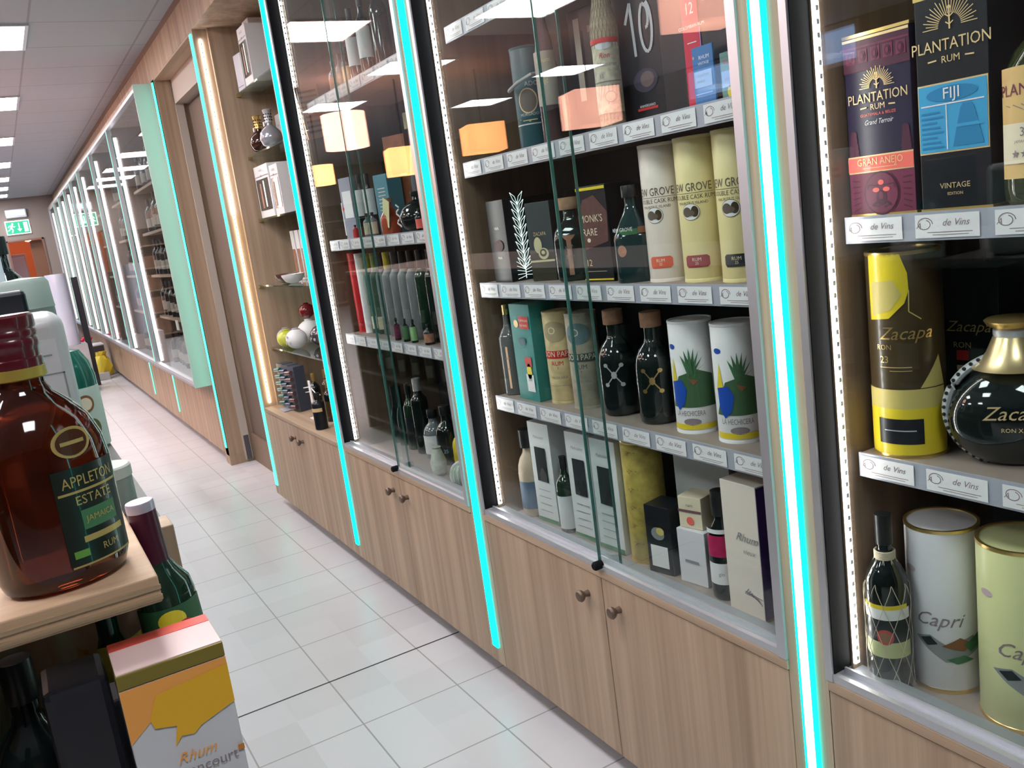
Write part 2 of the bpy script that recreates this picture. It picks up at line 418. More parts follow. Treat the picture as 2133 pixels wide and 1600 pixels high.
def post(y, label, core=False, kind='cyan', hy=.045):
    t = thing('wood_pillar', label, 'pillar', (XF, y, 0))
    MB().box(0, .075, -hy, hy, ZB, ZT, W).build('panel', t, smooth=False)
    s = MB().box(-.006, .001, -.0165, .0165, .123, ZT-.015, CY if kind == 'cyan' else CYF).build('light_strip', t, smooth=False)
    s['label'] = 'glowing cyan light strip'
    if core: MB().box(-.0085, -.006, -.0085, .0085, .124, ZT-.016, CYC).build('bright_core', s, smooth=False)
P1, P2, P3, P4, P5 = 1.0485, 2.328, 3.573, 4.866, 6.150
post(P1, 'wood pillar with white-hot cyan light strip right of the widest cabinet', True)
post(P2, 'wood pillar with cyan light strip between the two bottle cabinets')
post(P3, 'wood pillar with cyan light strip between open shelves and bottles')
post(P4, 'wood pillar with cyan light strip left of the open shelves', kind='far')
post(P5, 'wood pillar with green-cyan light strip beside the pale green panel', kind='far')
post(-.25, 'wood pillar with cyan light strip at the near end of the display wall')

CARDMESH = None
def card_mb():
    m = MB(); m.rect(-.05, .05, -.017, .017, CARD)
    y = -.0005
    pts = [(-.034+.013*math.cos(a)*(1-.05*a), .003+.010*math.sin(a)*(1-.05*a)) for a in [i*.5 for i in range(16)]]
    m.stroke(pts, .0013, INK, y)
    m.text('de Vins', .014, .014, .004, INK, y, shear=.35)
    m.text('A', .012, -.044, .001, INK, y, shear=.35)
    m.rect(-.030, .040, -.0095, -.0085, INK, y); m.rect(-.022, .034, -.0132, -.0123, INK, y)
    return m
def shelf(parent, y0, y1, ztop, xf=1.185, cards=True, xb=1.55, skip=(), th=.02):
    # board with a price rail and its cards; cabinet > shelf > price_card
    global CARDMESH
    m = MB().box(xf, xb, y0, y1, ztop-th, ztop, SHELF)
    m.box(xf-.004, xf, y0, y1, ztop-.040, ztop+.002, RAIL)
    o = m.build('shelf', parent, smooth=False)
    if cards:
        n = int((y1-y0-.02)/.122)
        for i in range(n):
            if i in skip: continue
            yy = y1-.055-i*.122
            if CARDMESH is None:
                c = card_mb().build('price_card', o, smooth=False); CARDMESH = c.data
            else:
                c = bpy.data.objects.new('price_card', CARDMESH); C.objects.link(c); c.parent = o
            c.location = (xf-.006, yy, ztop-.019); c.rotation_euler.z = -PI/2
    return o

def base_unit(t, y0, y1, glazed_=True):
    # y0<y1, world coordinates
    MB().box(XF+.018, 1.6, y0, y1, ZB, .537 if glazed_ else .556, WI).build('carcass', t, smooth=False)
    MB().box(XF-.004, 1.165 if glazed_ else 1.6, y0, y1, .556, .577, WH).build('worktop', t, .002, smooth=False)
    ym = (y0+y1)/2
    for a, b, s in ((y0+.002, ym-.0015, 1), (ym+.0015, y1-.002, -1)):
        d = MB().box(XF, XF+.018, a, b, ZB, .553, W).build('door', t, .0012, smooth=False)
        if True:
            yk = ym-.065*s
            k = MB(); k.lathe([(.009, 0), (.007, .012), (.014, .02), (.016, .026), (.012, .031), (.0001, .032)], KNOB, seg=16)
            ko = k.build('knob', d); ko.location = (XF, yk, .492); ko.rotation_euler = (0, -PI/2, 0)

def glazed(label, pn, pf, shelves, side=W):
    y0, y1 = pn+.045, pf-.045
    t = thing('glass_cabinet', label, 'cabinet', (0, 0, 0))
    base_unit(t, y0, y1)
    ya, yb = pn+.066, pf-.066
    MB().box(1.56, 1.6, y0, y1, .537, ZT, DARKBACK).build('back_panel', t, smooth=False)
    MB().box(1.142, 1.56, yb, y1+.0, .556, ZT, WI).build('side_panel', t, smooth=False)
    MB().box(1.142, 1.56, y0, ya, .556, ZT, WI).build('side_panel', t, smooth=False)
    MB().box(1.118, 1.56, y0, y1, .537, .556, SHELF).build('floor_board', t, smooth=False)
    f = MB()
    f.box(1.094, 1.142, y0, y0+.021, .5772, ZT, ALU).box(1.094, 1.142, y1-.015, y1, .5772, ZT, ALU)
    f.box(1.096, 1.106, y0+.02, y1-.014, .5775, .592, ALU).box(1.1062, 1.165, y0+.02, y1-.014, .5775, .586, ALUD)
    f.box(1.124, 1.128, y0, y1, .586, .596, ALU).box(1.106, 1.142, y0, y1, 2.50, ZT, ALU)
    f.build('frame', t, smooth=False)
    MB().box(1.099, 1.142, y1-.017, y1-.0152, .592, 2.5, BLK).build('gasket', t, smooth=False)
    s = MB().box(1.143, 1.153, yb-.005, yb, .598, 2.5, LED)
    for i in range(94): s.box(1.145, 1.151, yb-.0062, yb-.005, .604+i*.02, .612+i*.02, LEDB)
    s = s.build('white_light_strip', t, smooth=False)
    ym = (y0+y1)/2
    MB().box(1.130, 1.135, ym-.045, y1-.004, .588, 2.52, GL).build('sliding_pane', t, smooth=False)
    MB().box(1.114, 1.119, y0+.004, ym+.02, .588, 2.52, GL).build('sliding_pane', t, smooth=False)
    MB().box(1.1125, 1.1207, ym+.019, ym+.0215, .588, 2.52, mat('pane_edge', (.05, .16, .14), .2)).box(1.129, 1.136, ym-.046, ym-.0445, .588, 2.52, MATS['pane_edge']).build('pane_edge', t, smooth=False)
    lk = MB(); lk.lathe([(.011, 0), (.011, .02), (.008, .024)], BLK, seg=16); lo = lk.build('lock', t); lo.location = (1.10, ym-.01, .592); lo.rotation_euler = (0, -PI/2, 0)
    for sh in shelves: shelf(t, ya+.003, yb-.006, sh)
    return t
cab_near = glazed('nearest glass cabinet at the right with the dark rum boxes', -.25, P1, (1.366, .974))
cab_mid = glazed('wide glass cabinet between pillars holding cream tubes and the big black boxes', P1, P2, (1.955, 1.594, 1.257, .924))
cab_far = glazed('narrow-looking glass cabinet with frosted bottles, left of the wide one', P2, P3, (1.96, 1.424, 1.043))

# open shelf unit
t = thing('open_shelf_cabinet', 'open shelf cabinet with glass shelves, knobbed doors and no front glass', 'cabinet')
base_unit(t, P3+.045, P4-.045, False)
yb = P4-.07
MB().box(1.55, 1.6, P3+.045, P4-.045, .577, ZT, WI).build('back_panel', t, smooth=False)
MB().box(1.17, 1.55, yb, P4-.045, .577, ZT, W).build('side_panel', t, smooth=False)
MB().box(1.17, 1.55, P3+.045, P3+.07, .577, ZT, W).build('side_panel', t, smooth=False)
s = MB().box(1.128, 1.138, yb+.018, yb+.0245, .598, 1.62, LEDW).box(1.128, 1.138, yb+.018, yb+.0245, 1.62, 2.50, LED)
for i in range(90): s.box(1.130, 1.136, yb+.0165, yb+.018, .604+i*.021, .613+i*.021, LEDB)
s.build('warm_light_strip', t, smooth=False)
for z, xf in ((2.22, 1.255), (1.905, 1.255), (1.58, 1.25), (1.24, 1.185), (.900, 1.19)):
    g = MB().box(xf, 1.55, P3+.075, yb-.003, z-.008, z, GSH).build('glass_shelf', t, smooth=False)
    MB().box(xf, xf+.02, yb-.02, yb-.001, z-.016, z-.008, GOLD).build('shelf_bracket', g, smooth=False)

# niche with door
LINT = mat('lintel_beige', (.52, .45, .39), .7)
struct('wall_niche', MB().box(1.10, 1.20, P5-.05, P5-.045, ZB, ZT, W).box(1.1, 1.6, P5-.045, 6.24, 0, ZT, W)
       .box(1.20, 1.25, P5-.062, P5-.05, .02, ZT, LINT).box(1.20, 1.6, P4+.045, P5-.05, 2.39, ZT, LINT).box(1.25, 1.6, P4+.045, P4+.06, 0, 2.39, LINT), smooth=False)
struct('trim_4', MB().box(1.175, 1.6, P4+.03, P4+.045, 0, ZT, W).box(1.17, 1.6, P4-.045, P4+.03, 0, .577, W), smooth=False)
struct('trim_5', MB().box(1.10, 1.25, P4+.045, P5-.05, ZT-.012, ZT-.001, WH), smooth=False)
d = struct('door_1', MB().box(1.275, 1.31, P4+.10, P5-.085, .20, 2.375, mat('brown_door', (.17, .125, .10), .5)), smooth=False)
MB().box(1.31, 1.33, P4+.06, P5-.062, .0, 2.39, BLK).build('door_gap', d, smooth=False)
MB().box(1.262, 1.30, P4+.06, P5-.062, 0, .195, mat('door_plinth', (.24, .17, .12), .5)).build('kick_plate', d, smooth=False)
MB().box(1.21, 1.245, P5-.064, P5-.062, .02, .19, mat('hinge_box', (.12, .12, .14), .4, .5)).build('closer_box', d, .002)

# ------------------------------------------------------------ protruding glazed cases beyond the niche
XV = .992
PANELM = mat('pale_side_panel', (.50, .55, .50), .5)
FP = [6.237, 7.96, 9.60, 11.15, 12.35, 13.5, 14.7, 15.9, YE-.005]
FN = ['first', 'second', 'third', 'fourth', 'fifth', 'sixth', 'seventh', 'eighth']
FG = mat('far_case_back', (.075, .05, .04), .5)
FS = mat('far_case_shelf', (.30, .20, .14), .5)
for i in range(8):
    a, b = FP[i], FP[i+1]
    t = thing('glass_case', '%s projecting glass case beyond the niche, counted from the green-lit panel' % FN[i], 'cabinet')
    MB().box(XF+.018, 1.6, a, b, ZB, .575, WI).build('carcass', t, smooth=False)
    n = 3 if b-a > 1.4 else 2
    for k in range(n):
        u, v = a+(b-a)*k/n, a+(b-a)*(k+1)/n
        dd = MB().box(XF, XF+.018, u+.002, v-.002, ZB, .555, W).build('door', t, smooth=False)
        kk = MB(); kk.lathe([(.008, 0), (.013, .018), (.010, .026)], KNOB, seg=10); ko = kk.build('knob', dd); ko.location = (XF, (v-.05 if k % 2 == 0 else u+.05), .49); ko.rotation_euler = (0, -PI/2, 0)
    MB().box(1.56, 1.6, a, b, .575, 2.53, FG).build('back_panel', t, smooth=False)
    MB().box(XV, 1.56, a, b, .557, .577, ALUD).build('floor_panel', t, smooth=False)
    MB().box(XV, 1.56, a, b, 2.515, 2.545, W).build('top_panel', t, smooth=False)
    if i == 0:
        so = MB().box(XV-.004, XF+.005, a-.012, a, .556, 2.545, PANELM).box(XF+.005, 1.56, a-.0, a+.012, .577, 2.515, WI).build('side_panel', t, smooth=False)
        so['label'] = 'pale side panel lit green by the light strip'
    MB().box(1.03, 1.56, b-.02, b, .577, 2.515, WI).build('side_panel', t, smooth=False)
    f = MB().box(XV-.002, XV+.028, b-.018, b, .577, 2.515, ALU).box(XV-.002, XV+.028, a, a+.012, .577, 2.515, ALU)
    f.box(XV-.003, XV+.03, a, b, .577, .60, ALU).box(XV-.003, XV+.03, a, b, 2.50, 2.52, ALU)
    f.build('frame', t, smooth=False)
    MB().box(XV+.028, XV+.04, b-.022, b-.018, .60, 2.46, BLK).build('gasket', t, smooth=False)
    s = MB().box(XV+.04, XV+.064, b-.034, b-.021, .60, 2.44, LEDF)
    s.build('white_light_strip', t, smooth=False)
    if i < 7: MB().box(XV-.005, XV-.002, b-.010, b-.002, .60, 2.50, CYT).build('teal_light_strip', t, smooth=False)
    MB().box(XV+.012, XV+.017, a+.012, b-.018, .60, 2.50, GLF).build('glass_pane', t, smooth=False)
    for z in (.98, 1.32, 1.66, 2.0): MB().box(1.10, 1.56, a+.013, b-.022, z-.02, z, FS).build('shelf', t, smooth=False)
for y, l in ((7.90, 'nearer short pale green glowing bar low on the base doors beyond the niche'), (9.25, 'farther short pale green glowing bar low on the base doors beyond the niche')):
    tt = thing('short_green_bar', l, 'light', (XF-.004, y, 0), 0, 'short glowing bars on the far base doors')  # short pale green emissive bars on the base fronts
    MB().box(-.006, -.0002, -.022, .022, .15, .49, mat('bar_face', (.4, .55, .48), .25, emit=(.15, .6, .45), es=.35)).build('lens', tt, smooth=False)
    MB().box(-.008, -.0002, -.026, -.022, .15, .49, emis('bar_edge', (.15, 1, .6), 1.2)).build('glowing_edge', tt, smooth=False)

# ------------------------------------------------------------ goods: shared builders (local front faces -y)
Q = -PI/2; BZ = .5565
def prof(style, r, h):
    if style == 'claret': p = [(.88, 0), (1, .012), (1, .60), (.96, .655), (.72, .715), (.42, .765), (.34, .80), (.33, .96), (.36, .962), (.36, 1)]
    elif style == 'tall': p = [(.9, 0), (1, .012), (1, .70), (.93, .74), (.60, .785), (.42, .82), (.40, .96), (.44, .965), (.44, 1)]
    elif style == 'stout': p = [(.84, 0), (.96, .02), (1, .08), (1, .50), (.93, .59), (.74, .67), (.46, .73), (.38, .77), (.37, .96), (.42, .965), (.42, 1)]
    elif style == 'pear': p = [(.80, 0), (.95, .02), (1, .10), (.99, .36), (.93, .50), (.76, .62), (.50, .71), (.40, .76), (.38, .90), (.42, .92), (.42, 1)]
    elif style == 'cone': p = [(.95, 0), (1, .02), (1, .46), (.96, .50), (.40, .74), (.30, .80), (.30, .95), (.40, .96), (.40, 1)]
    elif style == 'slim': p = [(.9, 0), (1, .01), (1, .45), (.9, .52), (.5, .66), (.36, .74), (.34, 1)]
    elif style == 'flask': p = [(.3, 0), (.55, .02), (.85, .10), (1, .28), (1, .42), (.85, .60), (.55, .72), (.28, .80), (.25, .92), (.33, .94), (.33, 1)]
    return [(a*r, b*h) for a, b in p]
def bottle(key, label, cat, loc, r, h, style='claret', glass=DG, cap=CAPK, caph=.16, labs=(), rot=.28, group=None, power=None, capr=None, seg=36):
    t = thing(key, label, cat, loc, Q+rot, group)
    P = prof(style, r, h); m = MB().lathe(P, glass, power=power, seg=seg); m.build('glass_body', t)
    rn = P[-1][0]*(capr or 1.12); z0 = h*(1-caph)
    MB().lathe([(rn*.98, z0), (rn, z0+.002), (rn, h*1.0), (rn*.97, h*1.006), (.0005, h*1.008)], cap, seg=24).build('cap', t)
    R = r*1.008
    for lb in labs:   # (z0f, z1f, half arc in radians, material, [(text, size, x, zf, material)...])
        a, b, arc, lm, tx = lb
        m = MB().rect(-arc*R, arc*R, a*h, b*h, lm, wrap=R, n=16)
        for s, sz, x, zf, im in tx: m.text(s, sz, x, zf*h, im, wrap=R+.0006)
        m.build('label', t)
    return t
def tin(key, label, loc, r, h, body, rim=GOLD, lid=None, draw=None, rot=.3, group=None, cat='gift tube', dish=True):
    t = thing(key, label, cat, loc, Q+rot, group)
    MB().lathe([(r*.985, 0), (r, .002), (r, h-.003), (r*.99, h-.002)], body, seg=44).build('tube_body', t)
    m = MB().lathe([(r*1.012, 0), (r*1.012, .006), (r*1.0, .007)], rim, seg=44)
    m.lathe([(r*1.0, h-.006), (r*1.015, h-.005), (r*1.015, h), (r*.93, h), (r*.93, h-.004)], rim, seg=44); m.build('rim', t)
    MB().lathe([(r*.93, h-.0045), (r*.5, h-.0055), (.0005, h-.0055)], lid or BK, seg=32).build('lid', t)
    if draw:
        m = MB(); draw(m, r, h); m.build('print', t)
    return t
def carton(key, label, loc, wd, dp, h, body, draw=None, rot=0, group=None, cat='gift box', edge=None, side=None, extra=None):
    # front centre at loc, box extends behind it
    t = thing(key, label, cat, loc, Q+rot, group)
    MB().box(-wd/2, wd/2, 0, dp, 0, h, body).build('box_body', t, .0012, smooth=False)
    if edge:
        MB().box(-wd/2-.001, wd/2+.001, -.001, dp+.001, h-.004, h+.001, edge).box(-wd/2-.001, wd/2+.001, -.001, dp+.001, -.0, .004, edge).build('edge_band', t, smooth=False)
    if side:
        MB().box(wd/2, wd/2+.0012, .001, dp-.001, .003, h-.003, side).build('side_panel', t, smooth=False)
    if draw:
        m = MB(); draw(m, wd, h); m.build('print', t, smooth=False)
    return t
Y0 = -.0012; Y1 = -.0020; Y2 = -.0028

# ------------------------------------------------------------ nearest cabinet, upper shelf
PUR = mat('purple_card', (.020, .016, .045), .3); MAR = mat('maroon_print', (.16, .02, .06), .4); MAR2 = mat('maroon_dark', (.07, .012, .035), .4)
COR = mat('coral_band', (.90, .16, .13), .4, coat=.3); BLU = mat('sky_blue_label', (.05, .36, .66), .4); BLU2 = mat('mid_blue_print', (.02, .22, .46), .4)
def sunburst(m, cx, cz, r, y, mt):
    for i in range(25):
        a = PI*i/24; m.stroke([(cx+.42*r*math.cos(a), cz+.42*r*math.sin(a)), (cx+r*(1-.12*(i % 2))*math.cos(a), cz+r*(1-.12*(i % 2))*math.sin(a))], .0011, mt, y)
    m.stroke([(cx, cz-.1*r), (cx, cz+.62*r)], .0022, mt, y)
    for k in (.1, .35): m.stroke([(cx-.14*r, cz+k*r+.05*r), (cx, cz+k*r-.05*r), (cx+.14*r, cz+k*r+.05*r)], .0015, mt, y)
    m.disc(cx, cz+.62*r, .0025, .0025, mt, y)
def d_purple(m, wd, h):
    m.rect(-wd*.5, wd*.5, h*.80, h*.965, MAR2, Y0)
    for i in range(5):
        x = -wd*.38+i*wd*.19; m.rect(x-.008, x+.008, h*.845, h*.915, MAR, Y1); m.disc(x, h*.88, .005, .008, MAR2, Y2); m.disc(x, h*.88, .0025, .004, MAR, Y2-.0006)
    m.rect(-wd*.56, wd*.5, h*.925, h*.935, MAR, Y1); m.rect(-wd*.5, wd*.5, h*.965, h*.98, GOLDP, Y1)
    sunburst(m, 0, h*.705, .030, Y1, GOLDP)
    m.text('PLANTATION', .0205, 0, h*.650, GOLDP, Y1, sx=.82); m.text('RUM', .0125, 0, h*.598, GOLDP, Y1)
    m.stroke([(-.030, h*.598), (-.019, h*.601)], .002, GOLDP, Y1); m.stroke([(.019, h*.601), (.030, h*.598)], .002, GOLDP, Y1)
    m.text('GUATEMALA & BELIZE', .0062, 0, h*.559, COR, Y1); m.text('Grand Terroir', .0105, 0, h*.517, WHT, Y1, shear=.4, sx=.8)
    for s in (-1, 1):
        for k in range(5): m.disc(s*wd*.40, h*(.34+.03*k), .010-.001*k, .006, MAR2, Y0-.0001*k)
    m.rect(-wd*.5, wd*.5, h*.245, h*.340, GOLDP, Y1); m.rect(-wd*.5, wd*.5, h*.252, h*.332, COR, Y2)
    m.text('GRAN ANEJO', .0155, 0, h*.302, GOLDP, Y2-.001, sx=.85); m.rect(-.03, .03, h*.268, h*.271, GOLDP, Y2-.001)
    m.rect(-wd*.5, wd*.5, 0.004, h*.245, MAR, Y0)
    m.disc(0, h*.125, .031, .034, MAR2, Y1); m.disc(0, h*.125, .0285, .031, MAR, Y2)
    for s in (-1, 1):
        m.disc(s*.009, h*.145, .006, .0035, COR, Y2-.0006); m.stroke([(s*.004, h*.168), (s*.022, h*.175), (s*.024, h*.15)], .002, MAR2, Y2-.0006)
        for k in range(6): m.stroke([(s*wd*.46, h*(.03+.035*k)), (s*wd*.33, h*(.05+.03*k))], .002, MAR2, Y1)
        m.stroke([(s*.006, h*.08), (s*.016, h*.06), (s*.004, h*.05)], .003, MAR2, Y2-.0006)
    m.disc(0, h*.185, .005, .004, COR, Y2-.0006); m.disc(0, h*.10, .009, .012, MAR2, Y2-.0006); m.disc(0, h*.112, .004, .006, MAR, Y2-.0012)
carton('rum_gift_box', 'dark purple gift box with coral GRAN ANEJO band on the nearest upper shelf', (1.205, .922, 1.366), .113, .10, .276, PUR, d_purple, rot=.04, edge=GOLD)
def d_black(m, wd, h):
    sunburst(m, 0, h*.845, .040, Y1, GOLDP)
    m.text('PLANTATION', .0225, 0, h*.765, GOLDP, Y1, sx=.85); m.text('RUM', .0135, 0, h*.70, GOLDP, Y1)
    m.stroke([(-.034, h*.70), (-.021, h*.703)], .002, GOLDP, Y1); m.stroke([(.021, h*.703), (.034, h*.70)], .002, GOLDP, Y1)
    m.rect(-wd*.49, wd*.49, h*.275, h*.60, GOLDP, Y0); m.rect(-wd*.475, wd*.475, h*.283, h*.592, BLU, Y1)
    m.disc(0, h*.545, wd*.36, h*.035, BLU2, Y2); m.text('FIJI', .022, 0, h*.545, WHT, Y2-.001)
    m.rect(-wd*.44, wd*.44, h*.497, h*.503, WHT, Y2)
    for k in range(8): m.rect(-wd*.44, -wd*(.12+.05*(k % 3)), h*(.30+.023*k), h*(.309+.023*k), BLU2, Y2)
    m.rect(-wd*.09, -wd*.075, h*.29, h*.495, WHT, Y2)
    m.poly([(.0, h*.30), (.045, h*.30), (.032, h*.47), (.028, h*.49), (.016, h*.49), (.012, h*.47)], BLU2, Y2); m.rect(.002, .044, h*.385, h*.40, BLU, Y2-.0005)
    m.text('VINTAGE', .011, 0, h*.118, GOLDP, Y1); m.text('EDITION', .006, 0, h*.08, GOLDP, Y1)
carton('rum_gift_box', 'black gift box with sky blue FIJI label on the nearest upper shelf', (1.205, .800, 1.366), .106, .10, .300, BK, d_black, rot=.04, edge=GOLD)
OLIVE = mat('olive_glass', (.06, .075, .03), .05, trans=.45, coat=.4)
STRAW = mat('straw_label', (.72, .46, .18), .5); CREAM = mat('cream_label', (.78, .68, .50), .5)
t = bottle('rum_bottle', 'green-glass rum bottle with straw label reading 3 STARS at the right edge', 'bottle', (1.250, .690, 1.366), .0575, .300, 'stout', OLIVE, CORK, .10, [
    (.12, .60, 1.15, STRAW, [('PLANTATION', .0215, 0, .50, MATS['maroon_print'])]),
    ], rot=.35)
m = MB(); R = .0600
m.rect(-.062, .062, .056, .108, CREAM, wrap=R); m.text('3 STARS', .0165, 0, .096, INK, wrap=R+.001); m.text('JAMAICA BARBADOS TRINIDAD', .0052, 0, .084, INK, wrap=R+.001)
for k in range(3):
    cx = -.036+k*.0135; pts = [(cx+(.006 if j % 2 == 0 else .0025)*math.sin(PI*j/5), .068+(.006 if j % 2 == 0 else .0025)*math.cos(PI*j/5)) for j in range(10)]; m.poly(pts, INK, wrap=R+.001)
m.text('C.A.', .013, .02, .068, GOLDP, wrap=R+.001)
for k in range(-4, 5): m.stroke([(k*.004, .118), (k*.013, .132)], .0012, INK, wrap=R-.0005)
m.build('second_label', t)
m = MB(); m.disc(0, .196, .020, .020, GOLD, wrap=.0552); m.disc(0, .196, .016, .016, OLIVE, wrap=.0557); m.text('3', .022, 0, .196, GOLD, wrap=.0562); m.build('neck_medallion', t)

# nearest cabinet, second shelf
YEL = mat('bright_yellow_print', (.78, .60, .03), .35, coat=.2); BRN = mat('dark_brown_tin', (.055, .035, .014), .35, coat=.3); YEL2 = mat('pale_yellow_print', (.62, .50, .16), .4)
def d_zac(m, r, h):
    R = r+.0008
    m.poly([(-.9*r, h*.99), (.10*r, h*.99), (.28*r, h*.90), (.30*r, h*.82), (.18*r, h*.76), (-.25*r, h*.69), (-.9*r, h*.68)], YEL, wrap=R)
    m.poly([(-.8*r, h*.86), (-.1*r, h*.87), (.12*r, h*.80), (-.2*r, h*.73), (-.8*r, h*.70)], YEL2, wrap=R+.0005)
    m.stroke([(.30*r, h*.82), (.28*r, h*.72), (.6*r, h*.68)], .0016, YEL2, wrap=R)
    m.text('Zacapa', .029, .15*r, h*.615, GOLD, wrap=R, shear=.35); m.text('RON', .012, -.45*r, h*.55, GOLD, wrap=R); m.text('23', .016, -.45*r, h*.49, GOLD, wrap=R)
    m.rect(-.6*r, .3*r, h*.452, h*.456, GOLDP, wrap=R); m.rect(-.3*r, .3*r, h*.435, h*.438, GOLDP, wrap=R)
    m.rect(-1.3*r, 1.3*r, h*.25, h*.345, YEL2, wrap=R); m.rect(-1.4*r, 1.4*r, h*.02, h*.25, YEL, wrap=R); m.rect(-.75*r, .55*r, h*.075, h*.20, BK, wrap=R+.0006)
    m.poly([(.5*r, h*.35), (1.1*r, h*.5), (1.3*r, h*.35)], YEL2, wrap=R)
    m.rect(-.55*r, .35*r, h*.14, h*.145, SILV, wrap=R+.001)
tin('rum_tin', 'brown tin with yellow leaf print on the nearest second shelf', (1.245, .922, .974), .0565, .335, BRN, GOLD, BK, d_zac, rot=.45)
def d_zb(m, wd, h):
    m.text('Zacapa', .026, 0, h*.66, GOLDP, Y1, shear=.35); m.text('RON', .014, -.01, h*.55, GOLDP, Y1); m.rect(-.02, .0, h*.46, h*.52, REDP, Y1); m.rect(-.02, .02, h*.40, h*.43, GOLDP, Y1)
carton('rum_gift_box', 'black gift box half hidden behind the round gold-collared decanter', (1.36, .89, .974), .10, .09, .285, BK, d_zb, rot=.1)
t = thing('decanter', 'round black decanter with gold collar and studded rim on the nearest second shelf', 'decanter', (1.275, .765, .974), Q+.55)
m = MB(); R = .092; m.lathe([(R*max(.001, math.sin(PI*(.13+.87*i/16))) if i else .035, R*.93-R*.93*math.cos(PI*(.13+.80*i/16))-R*.93*(1-math.cos(PI*.13))) for i in range(15)], DG, sy=.62, seg=48); m.build('glass_body', t)
m = MB(); m.tube([(R*1.0*math.cos(a), 0, R*.90+R*.94*math.sin(a)) for a in [PI*(-.42+1.84*i/50) for i in range(51)]], .007, SILV, seg=8)
for i in range(46):
    a = PI*(-.42+1.84*i/46); m.ball((1.04*R*math.cos(a), -.006, R*.90+.98*R*math.sin(a)), .003, BK, seg=6)
m.build('studded_band', t)
MB().lathe([(.056, .150), (.048, .156), (.036, .172), (.028, .192), (.026, .197)], mat('brushed_gold_collar', (.80, .62, .34), .3, .8)).build('gold_collar', t)
MB().lathe([(.025, .197), (.026, .199), (.026, .207), (.024, .209)], SILV).lathe([(.024, .209), (.034, .214), (.038, .221), (.034, .224), (.0005, .225)], GOLD).build('stopper', t)
m = MB(); m.text('Zacapa', .030, 0, .09, GOLDP, -.0585, shear=.35); m.text('RON XO', .009, 0, .065, GOLDP, -.0585); m.build('lettering', t, smooth=False)

# nearest cabinet, bottom
TW = mat('white_tin', (.74, .72, .76), .4, coat=.2); TY = mat('pale_lime_tin', (.70, .70, .36), .4, coat=.2)
GRNP = mat('leaf_green_print', (.05, .17, .07), .5); BRP = mat('earth_brown_print', (.25, .10, .04), .5); GRYP = mat('grey_brush_print', (.25, .26, .27), .5)
def d_cap(m, r, h):
    R = r+.0008
    m.text('Capri', .034, -.1*r, h*.455, INK, wrap=R, shear=.4); m.disc(-.9*r, h*.74, .012, .006, mat('faint_rose', (.55, .42, .45), .5), wrap=R)
    m.poly([(-.75*r, h*.335), (-.3*r, h*.36), (.1*r, h*.31), (.9*r, h*.36), (1.2*r, h*.28), (.6*r, h*.22), (.1*r, h*.20), (-.4*r, h*.27)], GRYP, wrap=R)
    m.poly([(-.6*r, h*.33), (-.3*r, h*.352), (-.1*r, h*.31), (-.4*r, h*.29)], BK, wrap=R+.0004)
    m.poly([(0, h*.30), (.5*r, h*.355), (.9*r, h*.31), (.6*r, h*.27)], BRP, wrap=R+.0005); m.poly([(.6*r, h*.31), (1.1*r, h*.37), (1.3*r, h*.31), (.8*r, h*.26)], GRNP, wrap=R+.0006)
    m.poly([(.1*r, h*.22), (.6*r, h*.245), (.9*r, h*.21), (.4*r, h*.19)], GRNP, wrap=R+.0004)
tin('rum_tin', 'white gift tube with painted bird on the nearest cabinet floor', (1.275, .895, BZ), .058, .292, TW, GOLD, mat('dark_olive_lid', (.03, .03, .015), .3), d_cap, rot=.5)
tin('rum_tin', 'pale lime gift tube with painted bird at the bottom right corner', (1.268, .752, BZ), .066, .300, TY, GOLD, MATS['dark_olive_lid'], d_cap, rot=.55)
t = bottle('netted_bottle', 'dark bottle wrapped in string net beside the white gift tube', 'bottle', (1.186, .940, BZ), .0345, .315, 'claret', DG, CAPK, .16, [
    (.22, .31, 1.4, mat('lime_label', (.50, .52, .25), .5), []), (.31, .44, 1.4, BK, []), (.44, .50, 1.4, WHT, []), (.50, .525, 1.2, YEL, [])], rot=.5)
MB().disc(0, .108, .014, .014, REDP, wrap=.0360).disc(0, .108, .010, .010, BRP, wrap=.0365).build('round_seal', t)
m = MB(); N = 8
for s in (-1, 1):
    for k in range(N):
        pts = []
        for i in range(15):
            f = i/14; z = .004+f*.240; rr = .0375 if z < .19 else .0375-(z-.19)*.42; a = 2*PI*k/N+s*f*2.4
            pts.append((rr*math.cos(a), rr*math.sin(a), z))
        m.tube(pts, .0006, mat('net_string', (.55, .48, .36), .8), seg=4)
for z in range(5): m.tube([(.0158*math.cos(a), .0158*math.sin(a), .240+z*.003) for a in [2*PI*i/16 for i in range(16)]], .0018, MATS['net_string'], seg=5, closed=True)
m.build('string_net', t)

